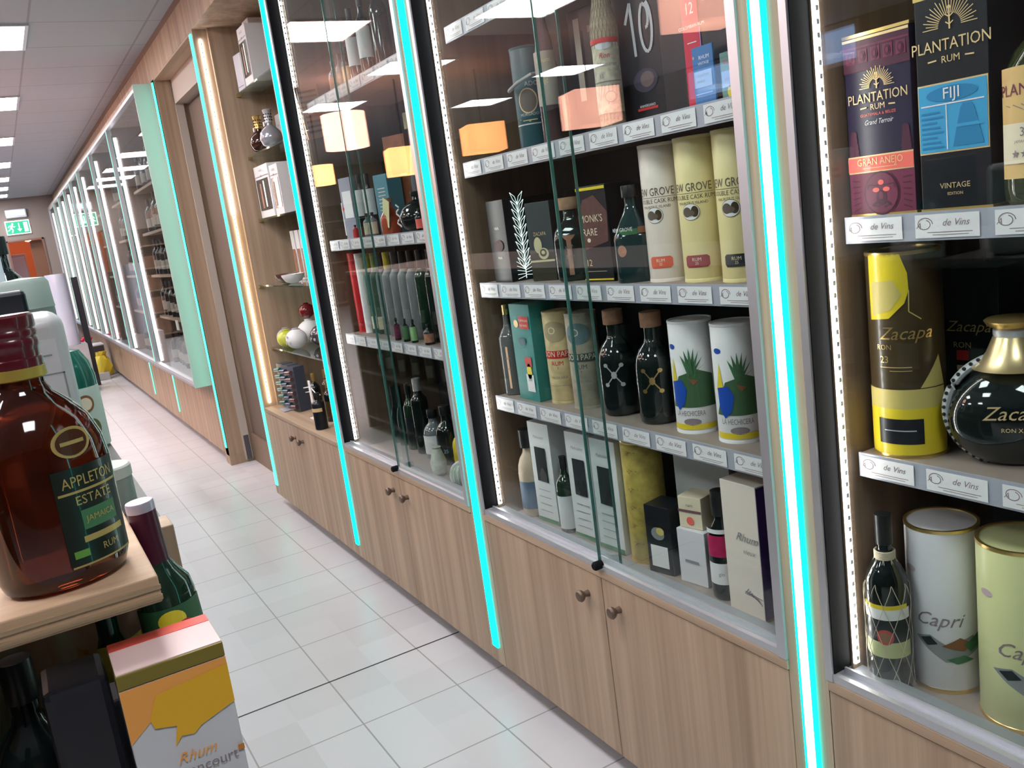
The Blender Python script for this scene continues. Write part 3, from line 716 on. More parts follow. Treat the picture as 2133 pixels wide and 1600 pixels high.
# ------------------------------------------------------------ wide cabinet, upper shelf (1.594)
z = 1.594
TEAL = mat('deep_teal_tin', (.018, .075, .095), .45)
t = tin('rope_handled_tube', 'deep teal gift tube with grey rope loop and round emblem', (1.262, 1.985, z), .043, .250, TEAL, TEAL, TEAL, None, rot=.75)
m = MB(); R = .0438
m.disc(0, .118, .026, .031, GOLDP, wrap=R); m.disc(0, .118, .023, .028, mat('umber_disc', (.12, .09, .07), .5), wrap=R+.0006); m.text('ADO', .016, .014, .158, SILV, wrap=R); m.text('MORGADO', .010, 0, .085, SILV, wrap=R)
m.rect(-.05, .05, .060, .063, SILV, wrap=R); m.stroke([(-.03, .075), (0, .068), (.03, .075)], .0015, GOLDP, wrap=R); m.rect(-.02, .02, .07, .072, GOLDP, wrap=R); m.build('print', t)
m = MB(); m.tube([(-.044, -.008, .158), (-.050, -.025, .150), (-.042, -.046, .150), (-.015, -.062, .162), (.02, -.060, .176), (.043, -.030, .180), (.045, 0, .172)], .0045, mat('grey_rope', (.42, .40, .40), .8), seg=10); m.build('rope_loop', t)
t = bottle('tall_bottle', 'tall slim bottle with beige label standing before the black box', 'bottle', (1.250, 1.885, z), .027, .42, 'slim', mat('rosy_glass', (.10, .05, .06), .08, coat=.4), REDP, .08, [
    (.22, .52, 1.35, mat('beige_label', (.42, .34, .29), .6), [('Rhum', .016, 0, .47, GOLDP), ('*', .04, 0, .335, GOLDP)])], rot=.75)
t = carton('rum_gift_box', 'black gift box with beige strip behind the tall slim bottle', (1.31, 1.795, z), .115, .09, .30, BK, lambda m, w_, h_: (m.rect(-w_*.32, -w_*.14, h_*.30, h_*.93, MATS['beige_label'], Y0), m.rect(w_*.1, w_*.42, h_*.80, h_*.85, mat('dull_gold_bar', (.25, .17, .12), .5), Y0)), rot=.1)
# woven bottle
WOV = mat('woven_palm_fibre', (.36, .30, .22), .9, noise=240)
t = thing('woven_bottle', 'tall bottle covered in woven palm fibre with a paper label', 'bottle', (1.222, 1.605, z), Q+.75)
hp = [(.026, 0), (.028, .006), (.027, .03), (.0275, .15), (.030, .185), (.029, .215), (.021, .25), (.017, .275), (.019, .279), (.018, .283), (.016, .32), (.0185, .335), (.016, .345)]
m = MB().lathe(hp, WOV, seg=32)
for k in range(22):
    for s in (-1, 1):
        pts = []
        for i in range(22):
            zz = .004+i*.0148; rr = next((a[0]+(b[0]-a[0])*(zz-a[1])/(b[1]-a[1]) for a, b in zip(hp[1:], hp[2:]) if a[1] <= zz <= b[1]), .016)+.0004
            a = 2*PI*k/22+s*i*.10; pts.append((rr*math.cos(a), rr*math.sin(a), zz))
        m.tube(pts, .0007, mat('fibre_strand', (.26, .21, .15), .9), seg=3)
m.build('woven_cover', t)
m = MB(); R = .0295; LB = mat('old_paper_label', (.58, .52, .40), .6, noise=90)
m.rect(-.040, .040, .032, .175, LB, wrap=R, n=18); m.rect(-.040, .040, .176, .186, REDP, wrap=R+.002); m.disc(0, .170, .018, .008, SILV, wrap=R+.001)
m.text('Ron', .015, .0, .150, REDP, wrap=R+.001, shear=.3); m.text('Millonario', .0125, 0, .132, INK, wrap=R+.001, shear=.3); m.text('15', .012, -.01, .108, INK, wrap=R+.001)
for k in range(7): m.stroke([(-.03+.01*k, .05+.008*(k % 3)), (-.02+.008*k, .09)], .0016, INK, wrap=R+.001)
m.disc(.006, .065, .013, .012, INK, wrap=R+.0011); m.disc(.006, .065, .011, .010, LB, wrap=R+.0014); m.rect(-.035, .035, .096, .098, INK, wrap=R+.001); m.build('label', t)
# big black boxes
RIB = mat('silver_ribbon_print', (.50, .50, .53), .4, .2)
def d_ten(m, wd, h):
    # ornate golden name
    for i in range(3):
        m.stroke([(-.044+.03*i+.012*math.cos(a)*(1+.2*i), h*.875+.010*math.sin(a*1.3)) for a in [j*.42 for j in range(16)]], .0022, GOLDP, Y1)
    m.text('Millonario', .026, 0, h*.88, GOLDP, Y1, shear=.3, sx=.8); m.text('Ron', .02, -.015, h*.955, GOLDP, Y1, shear=.3)
    m.stroke([(-.044, h*.60), (-.026, h*.715), (-.020, h*.40)], .0075, RIB, Y1)
    pts = [(.004+.0155*math.sin(a)*(1.1 if a < 6 else .55)+.012, h*.555+.050*math.cos(a)*(1 if a < 6 else .45)+(0 if a < 6 else .02)) for a in [.3+j*.33 for j in range(29)]]
    m.stroke(pts, .0070, RIB, Y1)
    m.text('ANIVERSARIO', .0075, 0, h*.10, WHT, Y1); m.rect(-.03, .03, h*.075, h*.09, REDP, Y1)
    m.disc(0, h*.25, .036, .024, mat('portrait_shadow', (.05, .04, .07), .5), Y0); m.disc(.006, h*.255, .020, .016, mat('portrait_tone', (.16, .10, .10), .5), Y1)
carton('rum_gift_box', 'large black gift box with silver ribbon figure 10 behind the woven bottle', (1.262, 1.530, z), .165, .12, .345, BK, d_ten, rot=.10)
def d_twelve(m, wd, h):
    m.text('DICTADOR', .021, -.01, h*.80, SILV, Y1, sx=.9)
    m.rect(-.024, .018, .004, h*.66, mat('crimson_stripe', (.62, .01, .05), .35), Y1)
    m.text('12', .030, -.003, h*.575, WHT, Y2, sx=.8); m.text('COLOMBIAN RUM', .0082, 0, h*.475, WHT, Y2); m.text('YEARS', .006, .04, h*.60, WHT, Y1)
    m.rect(-.014, .010, h*.38, h*.386, WHT, Y2); m.text('Dictador', .008, -.003, h*.22, COR, Y2, shear=.3)
    m.rect(.0185, .0205, h*.12, h*.46, mat('violet_line', (.5, .25, .6), .4), Y1)
carton('rum_gift_box', 'large black gift box with crimson stripe numbered 12 beside the right pillar', (1.225, 1.335, z), .180, .12, .315, BK, d_twelve, rot=.05)
# two small solid cards stand in for window posters reflected in the pane
BLUC = mat('blue_poster_reflection', (.02, .16, .42), .35); GRC = mat('green_poster_reflection', (.12, .25, .23), .4); PLB = mat('pale_blue_card', (.32, .46, .72), .4)
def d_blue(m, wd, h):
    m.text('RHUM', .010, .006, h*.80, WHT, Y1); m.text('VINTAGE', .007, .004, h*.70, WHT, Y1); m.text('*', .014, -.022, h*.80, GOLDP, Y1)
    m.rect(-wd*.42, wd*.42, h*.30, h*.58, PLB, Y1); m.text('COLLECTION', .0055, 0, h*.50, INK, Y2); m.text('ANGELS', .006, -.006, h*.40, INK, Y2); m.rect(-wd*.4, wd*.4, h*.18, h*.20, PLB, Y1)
carton('mirrored_poster_card', 'bright blue card in place of a mirrored poster, with pale label, beside the crimson stripe', (1.203, 1.292, z+.001), .056, .004, .105, BLUC, d_blue, cat='card')
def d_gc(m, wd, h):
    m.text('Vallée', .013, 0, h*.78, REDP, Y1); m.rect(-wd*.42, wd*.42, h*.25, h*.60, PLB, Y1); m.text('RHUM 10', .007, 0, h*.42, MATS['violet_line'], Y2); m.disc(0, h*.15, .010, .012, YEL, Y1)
carton('mirrored_poster_card', 'grey green card in place of a mirrored poster, right of the bright blue one', (1.206, 1.225, z+.001), .052, .004, .082, GRC, d_gc, cat='card')

# ------------------------------------------------------------ wide cabinet, second shelf (1.257)
z = 1.257
def d_leaf(m, wd, h):
    m.text('VAN', .012, 0, h*.66, WHT, Y1); m.text('MAN', .010, 0, h*.30, WHT, Y1); m.disc(0, h*.45, .025, .016, mat('dusky_rose', (.10, .04, .05), .5), Y1)
t = carton('rum_gift_box', 'black box with white leaf drawing down its side on the left', (1.208, 2.160, z), .095, .30, .225, BK, d_leaf)
m = MB()
for k in range(9):
    zc = .030+k*.022
    for s in (-1, 1):
        pts = [(0, zc), (s*.012, zc+.014), (s*.020, zc+.034), (s*.006, zc+.022), (0, zc)]
        m.stroke([(a+.045, b) for a, b in pts], .0016, SW, 0)
m.stroke([(.045, .005), (.047, .10), (.044, .215)], .0022, SW, 0)
for k in range(10): m.stroke([(.045, .012+.003*k), (.045+(.028 if k % 2 else -.026), .006+.006*k)], .0014, SW, 0)
me_o = m.build('leaf_drawing', t, smooth=False); me_o.rotation_euler.z = PI/2; me_o.location = (.0495, .0, 0)
GB = mat('slate_card', (.05, .06, .065), .4); CRM = mat('cream_print', (.60, .55, .33), .5); OLV = mat('dark_olive_card', (.03, .028, .014), .4)
def d_grey(m, wd, h):
    m.rect(-wd*.5, wd*.5, .003, h*.36, OLV, Y0); m.text('ZACAPA', .0135, 0, h*.60, GOLDP, Y1, sx=.8); m.disc(-.010, h*.46, .013, .021, CRM, Y1); m.disc(.006, h*.35, .017, .015, CRM, Y1); m.disc(.006, h*.36, .011, .010, OLV, Y2); m.disc(.006, h*.365, .006, .005, CRM, Y2-.0005); m.rect(-wd*.5, wd*.5, h*.245, h*.27, CRM, Y1)
carton('rum_gift_box', 'slate grey box with cream round print beside the leaf drawing box', (1.235, 1.985, z), .080, .08, .205, GB, d_grey, rot=.35)
PCH = mat('peach_label', (.42, .19, .12), .5, noise=70)
bottle('rum_bottle', 'squat dark bottle with cork and peach brown label on the second shelf', 'bottle', (1.262, 1.872, z), .047, .205, 'stout', DG, CORK, .14, [(.08, .56, 1.5, PCH, [('CHAIRMAN', .014, 0, .42, INK), ('RESERVE', .011, 0, .30, INK)])], rot=.7, power=3.2, capr=1.5)
BRL = mat('brown_burgundy_print', (.13, .05, .045), .45, noise=60)
def d_chair(m, wd, h):
    m.rect(-wd*.5, wd*.5, h*.955, h*.985, YEL, Y1); m.rect(-wd*.5, wd*.5, h*.02, h*.035, YEL, Y1)
    m.poly([(-wd*.48, h*.33), (wd*.45, h*.42), (wd*.5, h*.72), (wd*.1, h*.90), (-wd*.3, h*.86), (-wd*.5, h*.70)], BRL, Y0)
    m.text("MONK'S", .024, -.006, h*.66, CREAM, Y1, sx=.9); m.text('RARE', .024, -.014, h*.52, CREAM, Y1, sx=.9); m.disc(-.02, h*.44, .006, .005, CREAM, Y1); m.text('12', .022, -.028, h*.20, GOLDP, Y1); m.rect(-wd*.4, wd*.3, h*.11, h*.115, GOLDP, Y1)
carton('rum_gift_box', 'black box with yellow edges, brown print and figure 12', (1.222, 1.722, z), .100, .085, .225, BK, d_chair, rot=.12)
t = bottle('rum_bottle', 'dark teal cone-shouldered bottle left of the cream tubes', 'bottle', (1.245, 1.604, z), .044, .212, 'cone', mat('dark_teal_glass', (.008, .030, .032), .06, coat=.5), CAPK, .12, [(.50, .56, .7, GRNP, [])], rot=.7, power=3.2)
m = MB(); R = .0500; m.text('NEW GROVE', .012, -.02, .118, WHT, wrap=R, sx=.8); m.disc(-.022, .072, .012, .013, PCH, wrap=R); m.rect(.02, .07, .108, .122, BRP, wrap=R); m.build('print', t)
TP = mat('blush_white_tube', (.80, .70, .62), .4, coat=.15); TC = mat('cream_yellow_tube', (.80, .68, .34), .4, coat=.15)
INK2 = mat('warm_dark_ink', (.12, .09, .07), .6)
def d_grove(bandm):
    def f(m, r, h):
        R = r+.0008
        m.text('NEW GROVE', .0235, -.012, h*.655, INK2, wrap=R, sx=.72); m.rect(-.052, .04, h*.617, h*.620, INK2, wrap=R)
        m.text('DOUBLE CASK RUM', .0125, -.004, h*.590, INK2, wrap=R, sx=.85); m.text('MAURITIUS ISLAND', .0078, -.006, h*.550, INK2, wrap=R)
        m.disc(-.010, h*.490, .0200, .0170, INK2, wrap=R); m.disc(-.010, h*.490, .0190, .0160, WHT, wrap=R+.0004); m.disc(-.018, h*.490, .010, .010, INK2, wrap=R+.0009); m.disc(-.001, h*.492, .008, .011, BRN, wrap=R+.0009); m.disc(-.010, h*.482, .009, .006, INK2, wrap=R+.001)
        m.poly([(-.028, h*.105), (.016, h*.105), (.021, h*.12), (.021, h*.175), (.016, h*.19), (-.028, h*.19), (-.033, h*.175), (-.033, h*.12)], bandm, wrap=R+.0005)
        m.text('RUM', .010, -.006, h*.160, CREAM, wrap=R+.001); m.text('25', .008, -.006, h*.133, CREAM, wrap=R+.001)
    return f
tin('rum_tube', 'blush white NEW GROVE gift tube with orange red badge', (1.262, 1.508, z), .047, .290, TP, TP, WHT, d_grove(mat('orange_red_badge', (.70, .10, .04), .45)), rot=.55)
tin('rum_tube', 'cream yellow NEW GROVE gift tube with dark red badge', (1.262, 1.395, z), .0465, .290, TC, TC, WHT, d_grove(mat('dark_red_badge', (.30, .03, .04), .45)), rot=.55)
tin('rum_tube', 'cream yellow NEW GROVE gift tube with black badge beside the pillar', (1.262, 1.283, z), .0465, .290, TC, TC, WHT, d_grove(mat('black_badge', (.02, .025, .025), .45)), rot=.55)

# ------------------------------------------------------------ wide cabinet, third shelf (.924)
z = .924
CLR = mat('clear_bottle_glass', (.85, .88, .88), .04, trans=.9)
PEA = mat('peach_paper', (.80, .50, .33), .5)
bottle('rum_bottle', 'small clear bottle with peach label and gold stopper at the shelf end', 'bottle', (1.235, 2.225, z), .027, .262, 'claret', mat('smoke_glass', (.10, .10, .10), .07, coat=.5), GOLD, .10, [(.08, .55, 1.3, PEA, [('RHUM', .009, 0, .42, INK), ('BLANC', .007, 0, .3, INK)])], rot=.6, power=4)
TL = mat('teal_card', (.03, .23, .22), .45)
def d_teal(m, wd, h):
    m.rect(-wd*.05, wd*.42, h*.75, h*.88, REDP, Y1); m.text('COMPAGNIE', .0085, wd*.18, h*.835, CREAM, Y2); m.text('DES INDES', .0085, wd*.18, h*.785, CREAM, Y2); m.disc(-wd*.2, h*.80, .012, .011, GOLDP, Y1)
    m.disc(.0, h*.62, .020, .012, mat('dull_teal_print', (.06, .14, .17), .5), Y1); m.rect(wd*.02, wd*.34, h*.36, h*.46, REDP, Y1); m.disc(wd*.18, h*.31, .013, .022, YEL, Y1); m.rect(wd*.0, wd*.36, h*.10, h*.28, WHT, Y1)
    m.text('RUM', .008, wd*.18, h*.22, GRNP, Y2)
carton('rum_gift_box', 'teal gift box with small red name plate on the third shelf', (1.208, 2.102, z), .108, .085, .272, TL, d_teal)
PAP = mat('don_cream_tube', (.66, .52, .28), .5, noise=30); PAP2 = mat('don_grey_tube', (.40, .34, .26), .5, noise=30)
def d_papa(bm, haze):
    def f(m, r, h):
        R = r+.0008
        m.disc(.0, h*.79, .036, .028, haze, wrap=R); m.text('O', .028, -.006, h*.80, CREAM, wrap=R+.0005); m.rect(-1.2*r, 1.2*r, h*.50, h*.585, bm, wrap=R); m.text('DON PAPA', .021, .0, h*.545, CREAM, wrap=R+.0006, sx=.85)
        m.text('RUM', .017, 0, h*.445, bm, wrap=R); m.text('MASSKARA', .010, 0, h*.29, INK, wrap=R); m.rect(-.03, .03, h*.20, h*.204, INK, wrap=R); m.text('7', .010, 0, h*.39, bm, wrap=R)
    return f
tin('rum_tube', 'cream DON PAPA gift tube with red band', (1.262, 1.995, z), .041, .250, PAP, PAP, CREAM, d_papa(REDP, mat('tan_haze', (.42, .33, .20), .6)), rot=.65)
tin('rum_tube', 'greyer DON PAPA gift tube with dark band right of the cream one', (1.262, 1.885, z), .041, .250, PAP2, PAP2, CREAM, d_papa(mat('dark_band', (.06, .07, .07), .5), mat('blue_haze', (.14, .20, .22), .6)), rot=.65)
def corkb(label, y, emb, r=.047):
    t = bottle('cork_bottle', label, 'bottle', (1.262, y, z), r, .258, 'stout', DG, CORK, .13, [], rot=.7, capr=1.25)
    m = MB(); R = r*1.03
    for s in (-1, 1): m.stroke([(-.02, .105+s*.024), (0, .105), (.02, .105-s*.024)], .003, emb, wrap=R); m.disc(-.02, .105+s*.024, .006, .005, emb, wrap=R); m.disc(.02, .105-s*.024, .006, .005, emb, wrap=R)
    m.disc(0, .105, .007, .009, emb, wrap=R+.0005); m.build('emblem', t)
corkb('black corked bottle with silver cross emblem on the third shelf', 1.745, SILV)
corkb('black corked bottle with gold cross emblem right of the silver one', 1.600, GOLD)
BIRD = mat('cobalt_print', (.01, .07, .42), .45); LEAF = mat('palm_green_print', (.05, .12, .05), .5)
def d_hech(m, r, h):
    R = r+.0008
    m.poly([(-1.1*r, h*.24), (1.3*r, h*.24), (1.2*r, h*.52), (.4*r, h*.58), (-.5*r, h*.52)], LEAF, wrap=R)
    for k in range(7):
        a = .35+k*.33; m.poly([(.0, h*.52), (.008+.034*math.cos(a), h*.55+.055*math.sin(a)), (.014, h*.55)], LEAF if k % 2 else GRNP, wrap=R+.0004)
    m.poly([(-1.0*r, h*.45), (-.75*r, h*.68), (-.6*r, h*.45)], YEL, wrap=R+.0006)
    m.poly([(-.95*r, h*.47), (-.35*r, h*.49), (-.12*r, h*.40), (-.30*r, h*.27), (-.62*r, h*.215), (-.90*r, h*.30)], BIRD, wrap=R+.001)
    m.poly([(.0, h*.50), (.45*r, h*.48), (.2*r, h*.44)], BRP, wrap=R+.001); m.disc(-.8*r, h*.78, .010, .006, BIRD, wrap=R)
    m.text('LA HECHICERA', .0165, -.004, h*.185, INK, wrap=R, sx=.62); m.rect(-1.2*r, 1.2*r, h*.04, h*.09, YEL, wrap=R); m.disc(0, h*.11, .02, .008, INK, wrap=R)
tin('rum_tube', 'white gift tube with cobalt bird and palm leaves, left of two', (1.262, 1.468, z), .047, .248, WHT, WHT, BK, d_hech, rot=.6)
tin('rum_tube', 'white gift tube with cobalt bird and palm leaves, beside the pillar', (1.262, 1.335, z), .047, .248, WHT, WHT, BK, d_hech, rot=.75)

# ------------------------------------------------------------ wide cabinet, floor
z = BZ
bottle('beige_bottle', 'beige bottle with dark stopper in the left bottom corner', 'bottle', (1.232, 2.200, z), .036, .262, 'stout', mat('beige_ceramic', (.50, .40, .30), .4), CAPK, .20, [(.10, .42, .8, mat('blue_grey_label', (.10, .16, .25), .5), [])], rot=.5, capr=1.5)
WC = mat('white_window_box', (.66, .68, .69), .5); WIN = mat('box_window_dark', (.035, .04, .045), .15, coat=.6)
def d_win(m, wd, h):
    m.text('Mathusalem', .013, 0, h*.86, INK, Y1, shear=.3, sx=.8); m.rect(-wd*.26, wd*.26, h*.42, h*.76, WIN, Y1)
    m.poly([(-wd*.10, h*.42), (wd*.22, h*.42), (wd*.22, h*.50), (wd*.08, h*.56), (.0, h*.56), (-wd*.10, h*.50)], CAPK, Y2)
    for k in range(4): m.rect(-wd*(.3-.03*(k % 2)), wd*.28, h*(.12+.07*k), h*(.127+.07*k), GRYP, Y1)
    m.rect(-wd*.5, wd*.5, .002, h*.05, GRNP, Y1)
for yy, l in ((2.098, 'white windowed gift box, leftmost of three on the wide cabinet floor'), (1.905, 'white windowed gift box, middle of three on the wide cabinet floor'), (1.790, 'white windowed gift box touching the textured yellow tube')):
    carton('window_gift_box', l, (1.215, yy, z), .098, .09, .300, WC, d_win, group='white windowed gift boxes', rot=.08)
bottle('wine_bottle', 'small pale-labelled bottle between the white windowed boxes', 'bottle', (1.225, 2.002, z), .026, .215, 'claret', DGG, CAPK, .15, [(.06, .5, 1.4, WC, [])], rot=.6)
t = tin('textured_tube', 'tall yellow textured gift tube with a gold rim on the cabinet floor', (1.262, 1.690, z), .050, .312, mat('textured_mustard', (.52, .39, .09), .55, noise=45), GOLD, BK,
    lambda m, r, h: [m.stroke([(-.02+.004*math.cos(a*2+k), h*(.16+.15*k)+.006*math.sin(a)), (-.004+.010*math.cos(a), h*(.16+.15*k)+.005*math.sin(a*1.7))], .0012, BRP, wrap=r+.0008) for k in range(6) for a in (.3, 1.6, 2.9, 4.2)], rot=.5)
def d_db(m, wd, h):
    m.rect(-wd*.34, wd*.34, h*.10, h*.42, WHT, Y1); m.disc(0, h*.60, .020, .016, GRYP, Y1); m.disc(.008, h*.64, .012, .010, YEL2, Y2)
carton('miniature_box', 'small black box with white label beside the yellow textured tube', (1.212, 1.590, z), .075, .07, .170, BK, d_db, rot=.2)
t = carton('white_cube_box', 'white cube gift box with a raised lid standing behind small boxes', (1.335, 1.560, z), .135, .13, .275, WHT, lambda m, w_, h_: m.disc(0, h_*.5, .03, .02, TW, Y1), rot=.5)
MB().box(-.073, .073, -.006, .136, .278, .290, mat('blush_lid', (.75, .62, .62), .5)).box(-.05, .05, .02, .11, .290, .294, mat('lid_red_edge', (.30, .06, .05), .5)).build('lid', t, .002, smooth=False)
def d_cc(m, wd, h):
    m.rect(-wd*.5, wd*.5, h*.52, h*.60, mat('mauve_ribbon', (.18, .08, .10), .5), Y1); m.disc(.0, h*.25, .010, .010, COR, Y1); m.text('rum', .012, 0, h*.75, INK, Y1, shear=.3)
carton('small_gift_box', 'small cream gift box with mauve ribbon stripe stacked on a white carton', (1.235, 1.495, z+.132), .062, .06, .075, CREAM, d_cc, rot=.25)
carton('white_carton', 'plain white low carton under the small cream ribbon box', (1.225, 1.490, z), .080, .08, .131, TW, lambda m, w_, h_: m.rect(-.02, .02, h_*.4, h_*.45, GRYP, Y1), rot=.15)
MAG = mat('magenta_label', (.45, .01, .09), .5)
bottle('liqueur_bottle', 'dark liqueur bottle with magenta and white labels beside the purple-sided box', 'bottle', (1.235, 1.395, z), .031, .245, 'stout', DG, CAPK, .22, [(.42, .62, 1.4, MAG, []), (.16, .36, 1.4, WHT, [('gin', .012, 0, .26, INK)]), (.64, .68, 1.4, WHT, [])], rot=.6, capr=1.4)
def d_pur(m, wd, h):
    m.text('Rhum', .026, .016, h*.60, GRYP, Y1, shear=.45); m.text('vieux', .016, .02, h*.50, GRYP, Y1, shear=.45)
    for k in range(8): m.stroke([(.0+.005*k, h*.17), (.012+.005*k, h*.22-.004*k)], .0022, GRYP if k % 2 else INK, Y1)
    m.stroke([(.0, h*.19), (.05, h*.17)], .002, INK, Y1); m.rect(-.02, .03, h*.36, h*.363, TW, Y1)
carton('rum_gift_box', 'white gift box with a purple side panel at the right of the cabinet floor', (1.200, 1.298, z), .100, .10, .292, TP, d_pur, side=mat('deep_purple', (.06, .02, .16), .4))

# ------------------------------------------------------------ narrow middle cabinet
z = 1.96
def smallb(l, y, r, h, glass, lm, st='claret', rot=.8, cap=CAPK, zz=z, lab=(.12, .55), x=1.262, key='spirit_bottle', **k):
    return bottle(key, l, 'bottle', (x, y, zz), r, h, st, glass, cap, .14, [(lab[0], lab[1], 1.4, lm, [])] if lm else [], rot=rot, seg=24, **k)
CG = mat('pale_grey_glass', (.16, .17, .19), .06, coat=.5)
smallb('small colourful bottle at the left end of the high shelf', 3.36, .022, .13, CG, mat('orange_blue_label', (.35, .16, .08), .5, noise=40))
smallb('small green-labelled bottle on the high shelf', 3.28, .020, .14, CG, GRNP)
smallb('small gold-framed bottle on the high shelf', 3.21, .021, .15, DG, GOLDP)
smallb('tall bottle with long white label, left one on the high shelf', 3.12, .026, .26, DG, WHT, lab=(.25, .62))
smallb('tall bottle with long white label, right one on the high shelf', 3.01, .026, .28, DG, WHT, lab=(.25, .62))
smallb('dark slim bottle near the right end of the high shelf', 2.86, .030, .30, DG, None)
z = 1.424
smallb('bottle with narrow white label at the left end of the middle shelf', 3.455, .023, .24, DGG, WHT, lab=(.06, .60), zz=z)
carton('gift_box', 'wide grey box with white label on the middle shelf', (1.235, 3.375, z), .085, .07, .235, mat('lilac_grey_card', (.25, .25, .33), .5), lambda m, w_, h_: (m.rect(-w_*.3, w_*.45, h_*.34, h_*.78, WHT, Y1), m.disc(-w_*.35, h_*.5, .008, .008, REDP, Y2)), rot=.2)
smallb('dark bottle with white paper label behind glass, second of the middle shelf', 3.285, .022, .235, DG, WHT, lab=(.34, .76), zz=z)
smallb('dark bottle with white paper label, third of the middle shelf', 3.20, .023, .23, DG, WHT, lab=(.34, .76), zz=z, glass_=None) if False else smallb('dark bottle with white paper label, third of the middle shelf', 3.20, .023, .23, DG, WHT, lab=(.34, .76), zz=z)
smallb('tiny red-capped miniature bottle at the foot of the white labels', 3.25, .012, .05, REDP, None, zz=z, x=1.205)
carton('gift_box', 'pale blue tall box with white lines on the middle shelf', (1.262, 3.075, z), .075, .07, .215, mat('steel_blue_card', (.10, .28, .36), .5), lambda m, w_, h_: [m.rect(-w_*(.25-.03*(k % 2)), w_*.3, h_*(.4+.06*k), h_*(.415+.06*k), WHT, Y1) for k in range(7)], rot=.3)
carton('gift_box', 'tall rust brown box standing behind the pale blue one', (1.345, 3.090, z), .11, .09, .350, mat('rust_card', (.34, .11, .05), .55, noise=25), lambda m, w_, h_: m.rect(-w_*.35, w_*.4, h_*.58, h_*.60, CREAM, Y1), rot=.4)
bottle('grappa_bottle', 'tall clear bottle with pale cork top on the middle shelf', 'bottle', (1.37, 2.985, z), .025, .41, 'slim', CG, mat('pale_green_cork', (.55, .55, .32), .8), .13, [(.05, .3, 1.3, GB, [('HINCH', .010, 0, .2, WHT)])], rot=.8, capr=2.2)
for yy, l in ((3.115, 'miniature framed bottle'), (3.06, 'miniature bottle with cream label')):
    smallb(l+' before the pale blue box', yy, .016, .085, CG, CREAM, zz=z, x=1.205, lab=(.1, .6))
t = carton('price_note', 'yellow paper note leaning on the middle shelf', (1.210, 2.955, z+.03), .055, .001, .095, mat('yellow_paper', (.70, .68, .38), .7), lambda m, w_, h_: [m.rect(-.018, .018, h_*(.3+.1*k), h_*(.315+.1*k), YEL2, Y1) for k in range(4)], cat='note')
t.rotation_euler.y = .35
bottle('orange_flask', 'orange triangular flask beside the yellow note', 'bottle', (1.235, 2.965, z), .036, .125, 'cone', mat('orange_glass', (.45, .07, .03), .15, coat=.5), CORK, .12, [], rot=.5)
t = bottle('wide_decanter', 'wide black decanter with white twisted tag at the shelf end', 'decanter', (1.27, 2.785, z), .070, .13, 'flask', DG, CAPK, .12, [], rot=.5)
m = MB(); m.tube([(-.045+.007*math.cos(a*2), -.062, .02+a*.010) for a in [j*.5 for j in range(16)]], .003, WHT, seg=6); m.build('twisted_tag', t)
smallb('miniature bottle with orange label at the right end of the middle shelf', 2.66, .016, .07, DG, COR, zz=z, x=1.21)
# lower shelf: row of frosted bottles
z = 1.043
FRS = mat('frosted_glass', (.20, .21, .22), .42, coat=.1); FRG = mat('green_frosted_glass', (.07, .12, .085), .4)
tin('red_tube', 'red gift tube at the left end of the frosted bottle row', (1.255, 3.460, z), .026, .325, mat('signal_red', (.50, .012, .02), .4), MATS['signal_red'], REDP, None)
tin('white_tube', 'slim white gift tube right of the red one', (1.255, 3.395, z), .021, .320, WHT, WHT, WHT, None)
specs = [(3.335, 'tall', FRG, YEL, 'green bottle with yellow cap', .024), (3.27, 'tall', FRG, mat('lime_cap', (.45, .55, .2), .4), 'green bottle with pale lime cap', .023), (3.205, 'tall', FRS, CAPK, 'frosted bottle with black cap left of the big yellow cap', .024),
         (3.135, 'tall', FRS, YEL, 'frosted bottle with big yellow cap', .027), (3.06, 'tall', FRS, CAPK, 'frosted bottle with black cap right of the big yellow cap', .026), (2.985, 'tall', FRS, CAPK, 'frosted bottle with black cap, second right of the yellow cap', .026),
         (2.91, 'tall', FRS, CAPK, 'frosted bottle with black cap, third right of the yellow cap', .026), (2.83, 'tall', DGG, CAPK, 'dark green bottle near the right end of the frosted row', .028), (2.745, 'tall', DG, CAPK, 'black bottle near the right end of the frosted row', .028), (2.66, 'tall', DG, CAPK, 'rightmost black bottle of the frosted row', .028)]
for yy, st, g, cp, l, r in specs:
    bottle('liqueur_bottle', l, 'bottle', (1.262, yy, z), r, .315, st, g, cp, .22, [(.06, .22, .5, CREAM, [])] if g in (FRG,) else [], rot=.8, group='tall bottles on the lower shelf', seg=24)
for k, (yy, c_) in enumerate(((2.995, MAR), (2.915, GRNP), (2.845, mat('light_green_label', (.25, .5, .2), .5)))):
    smallb('miniature bottle with %s label before the frosted row' % ['dark red', 'dark green', 'light green'][k], yy, .012, .082, DG, c_, zz=z, x=1.205, lab=(.1, .7))
smallb('small bottle with beige figure label before the right end of the frosted row', 2.73, .018, .07, DG, PCH, zz=z, x=1.21)
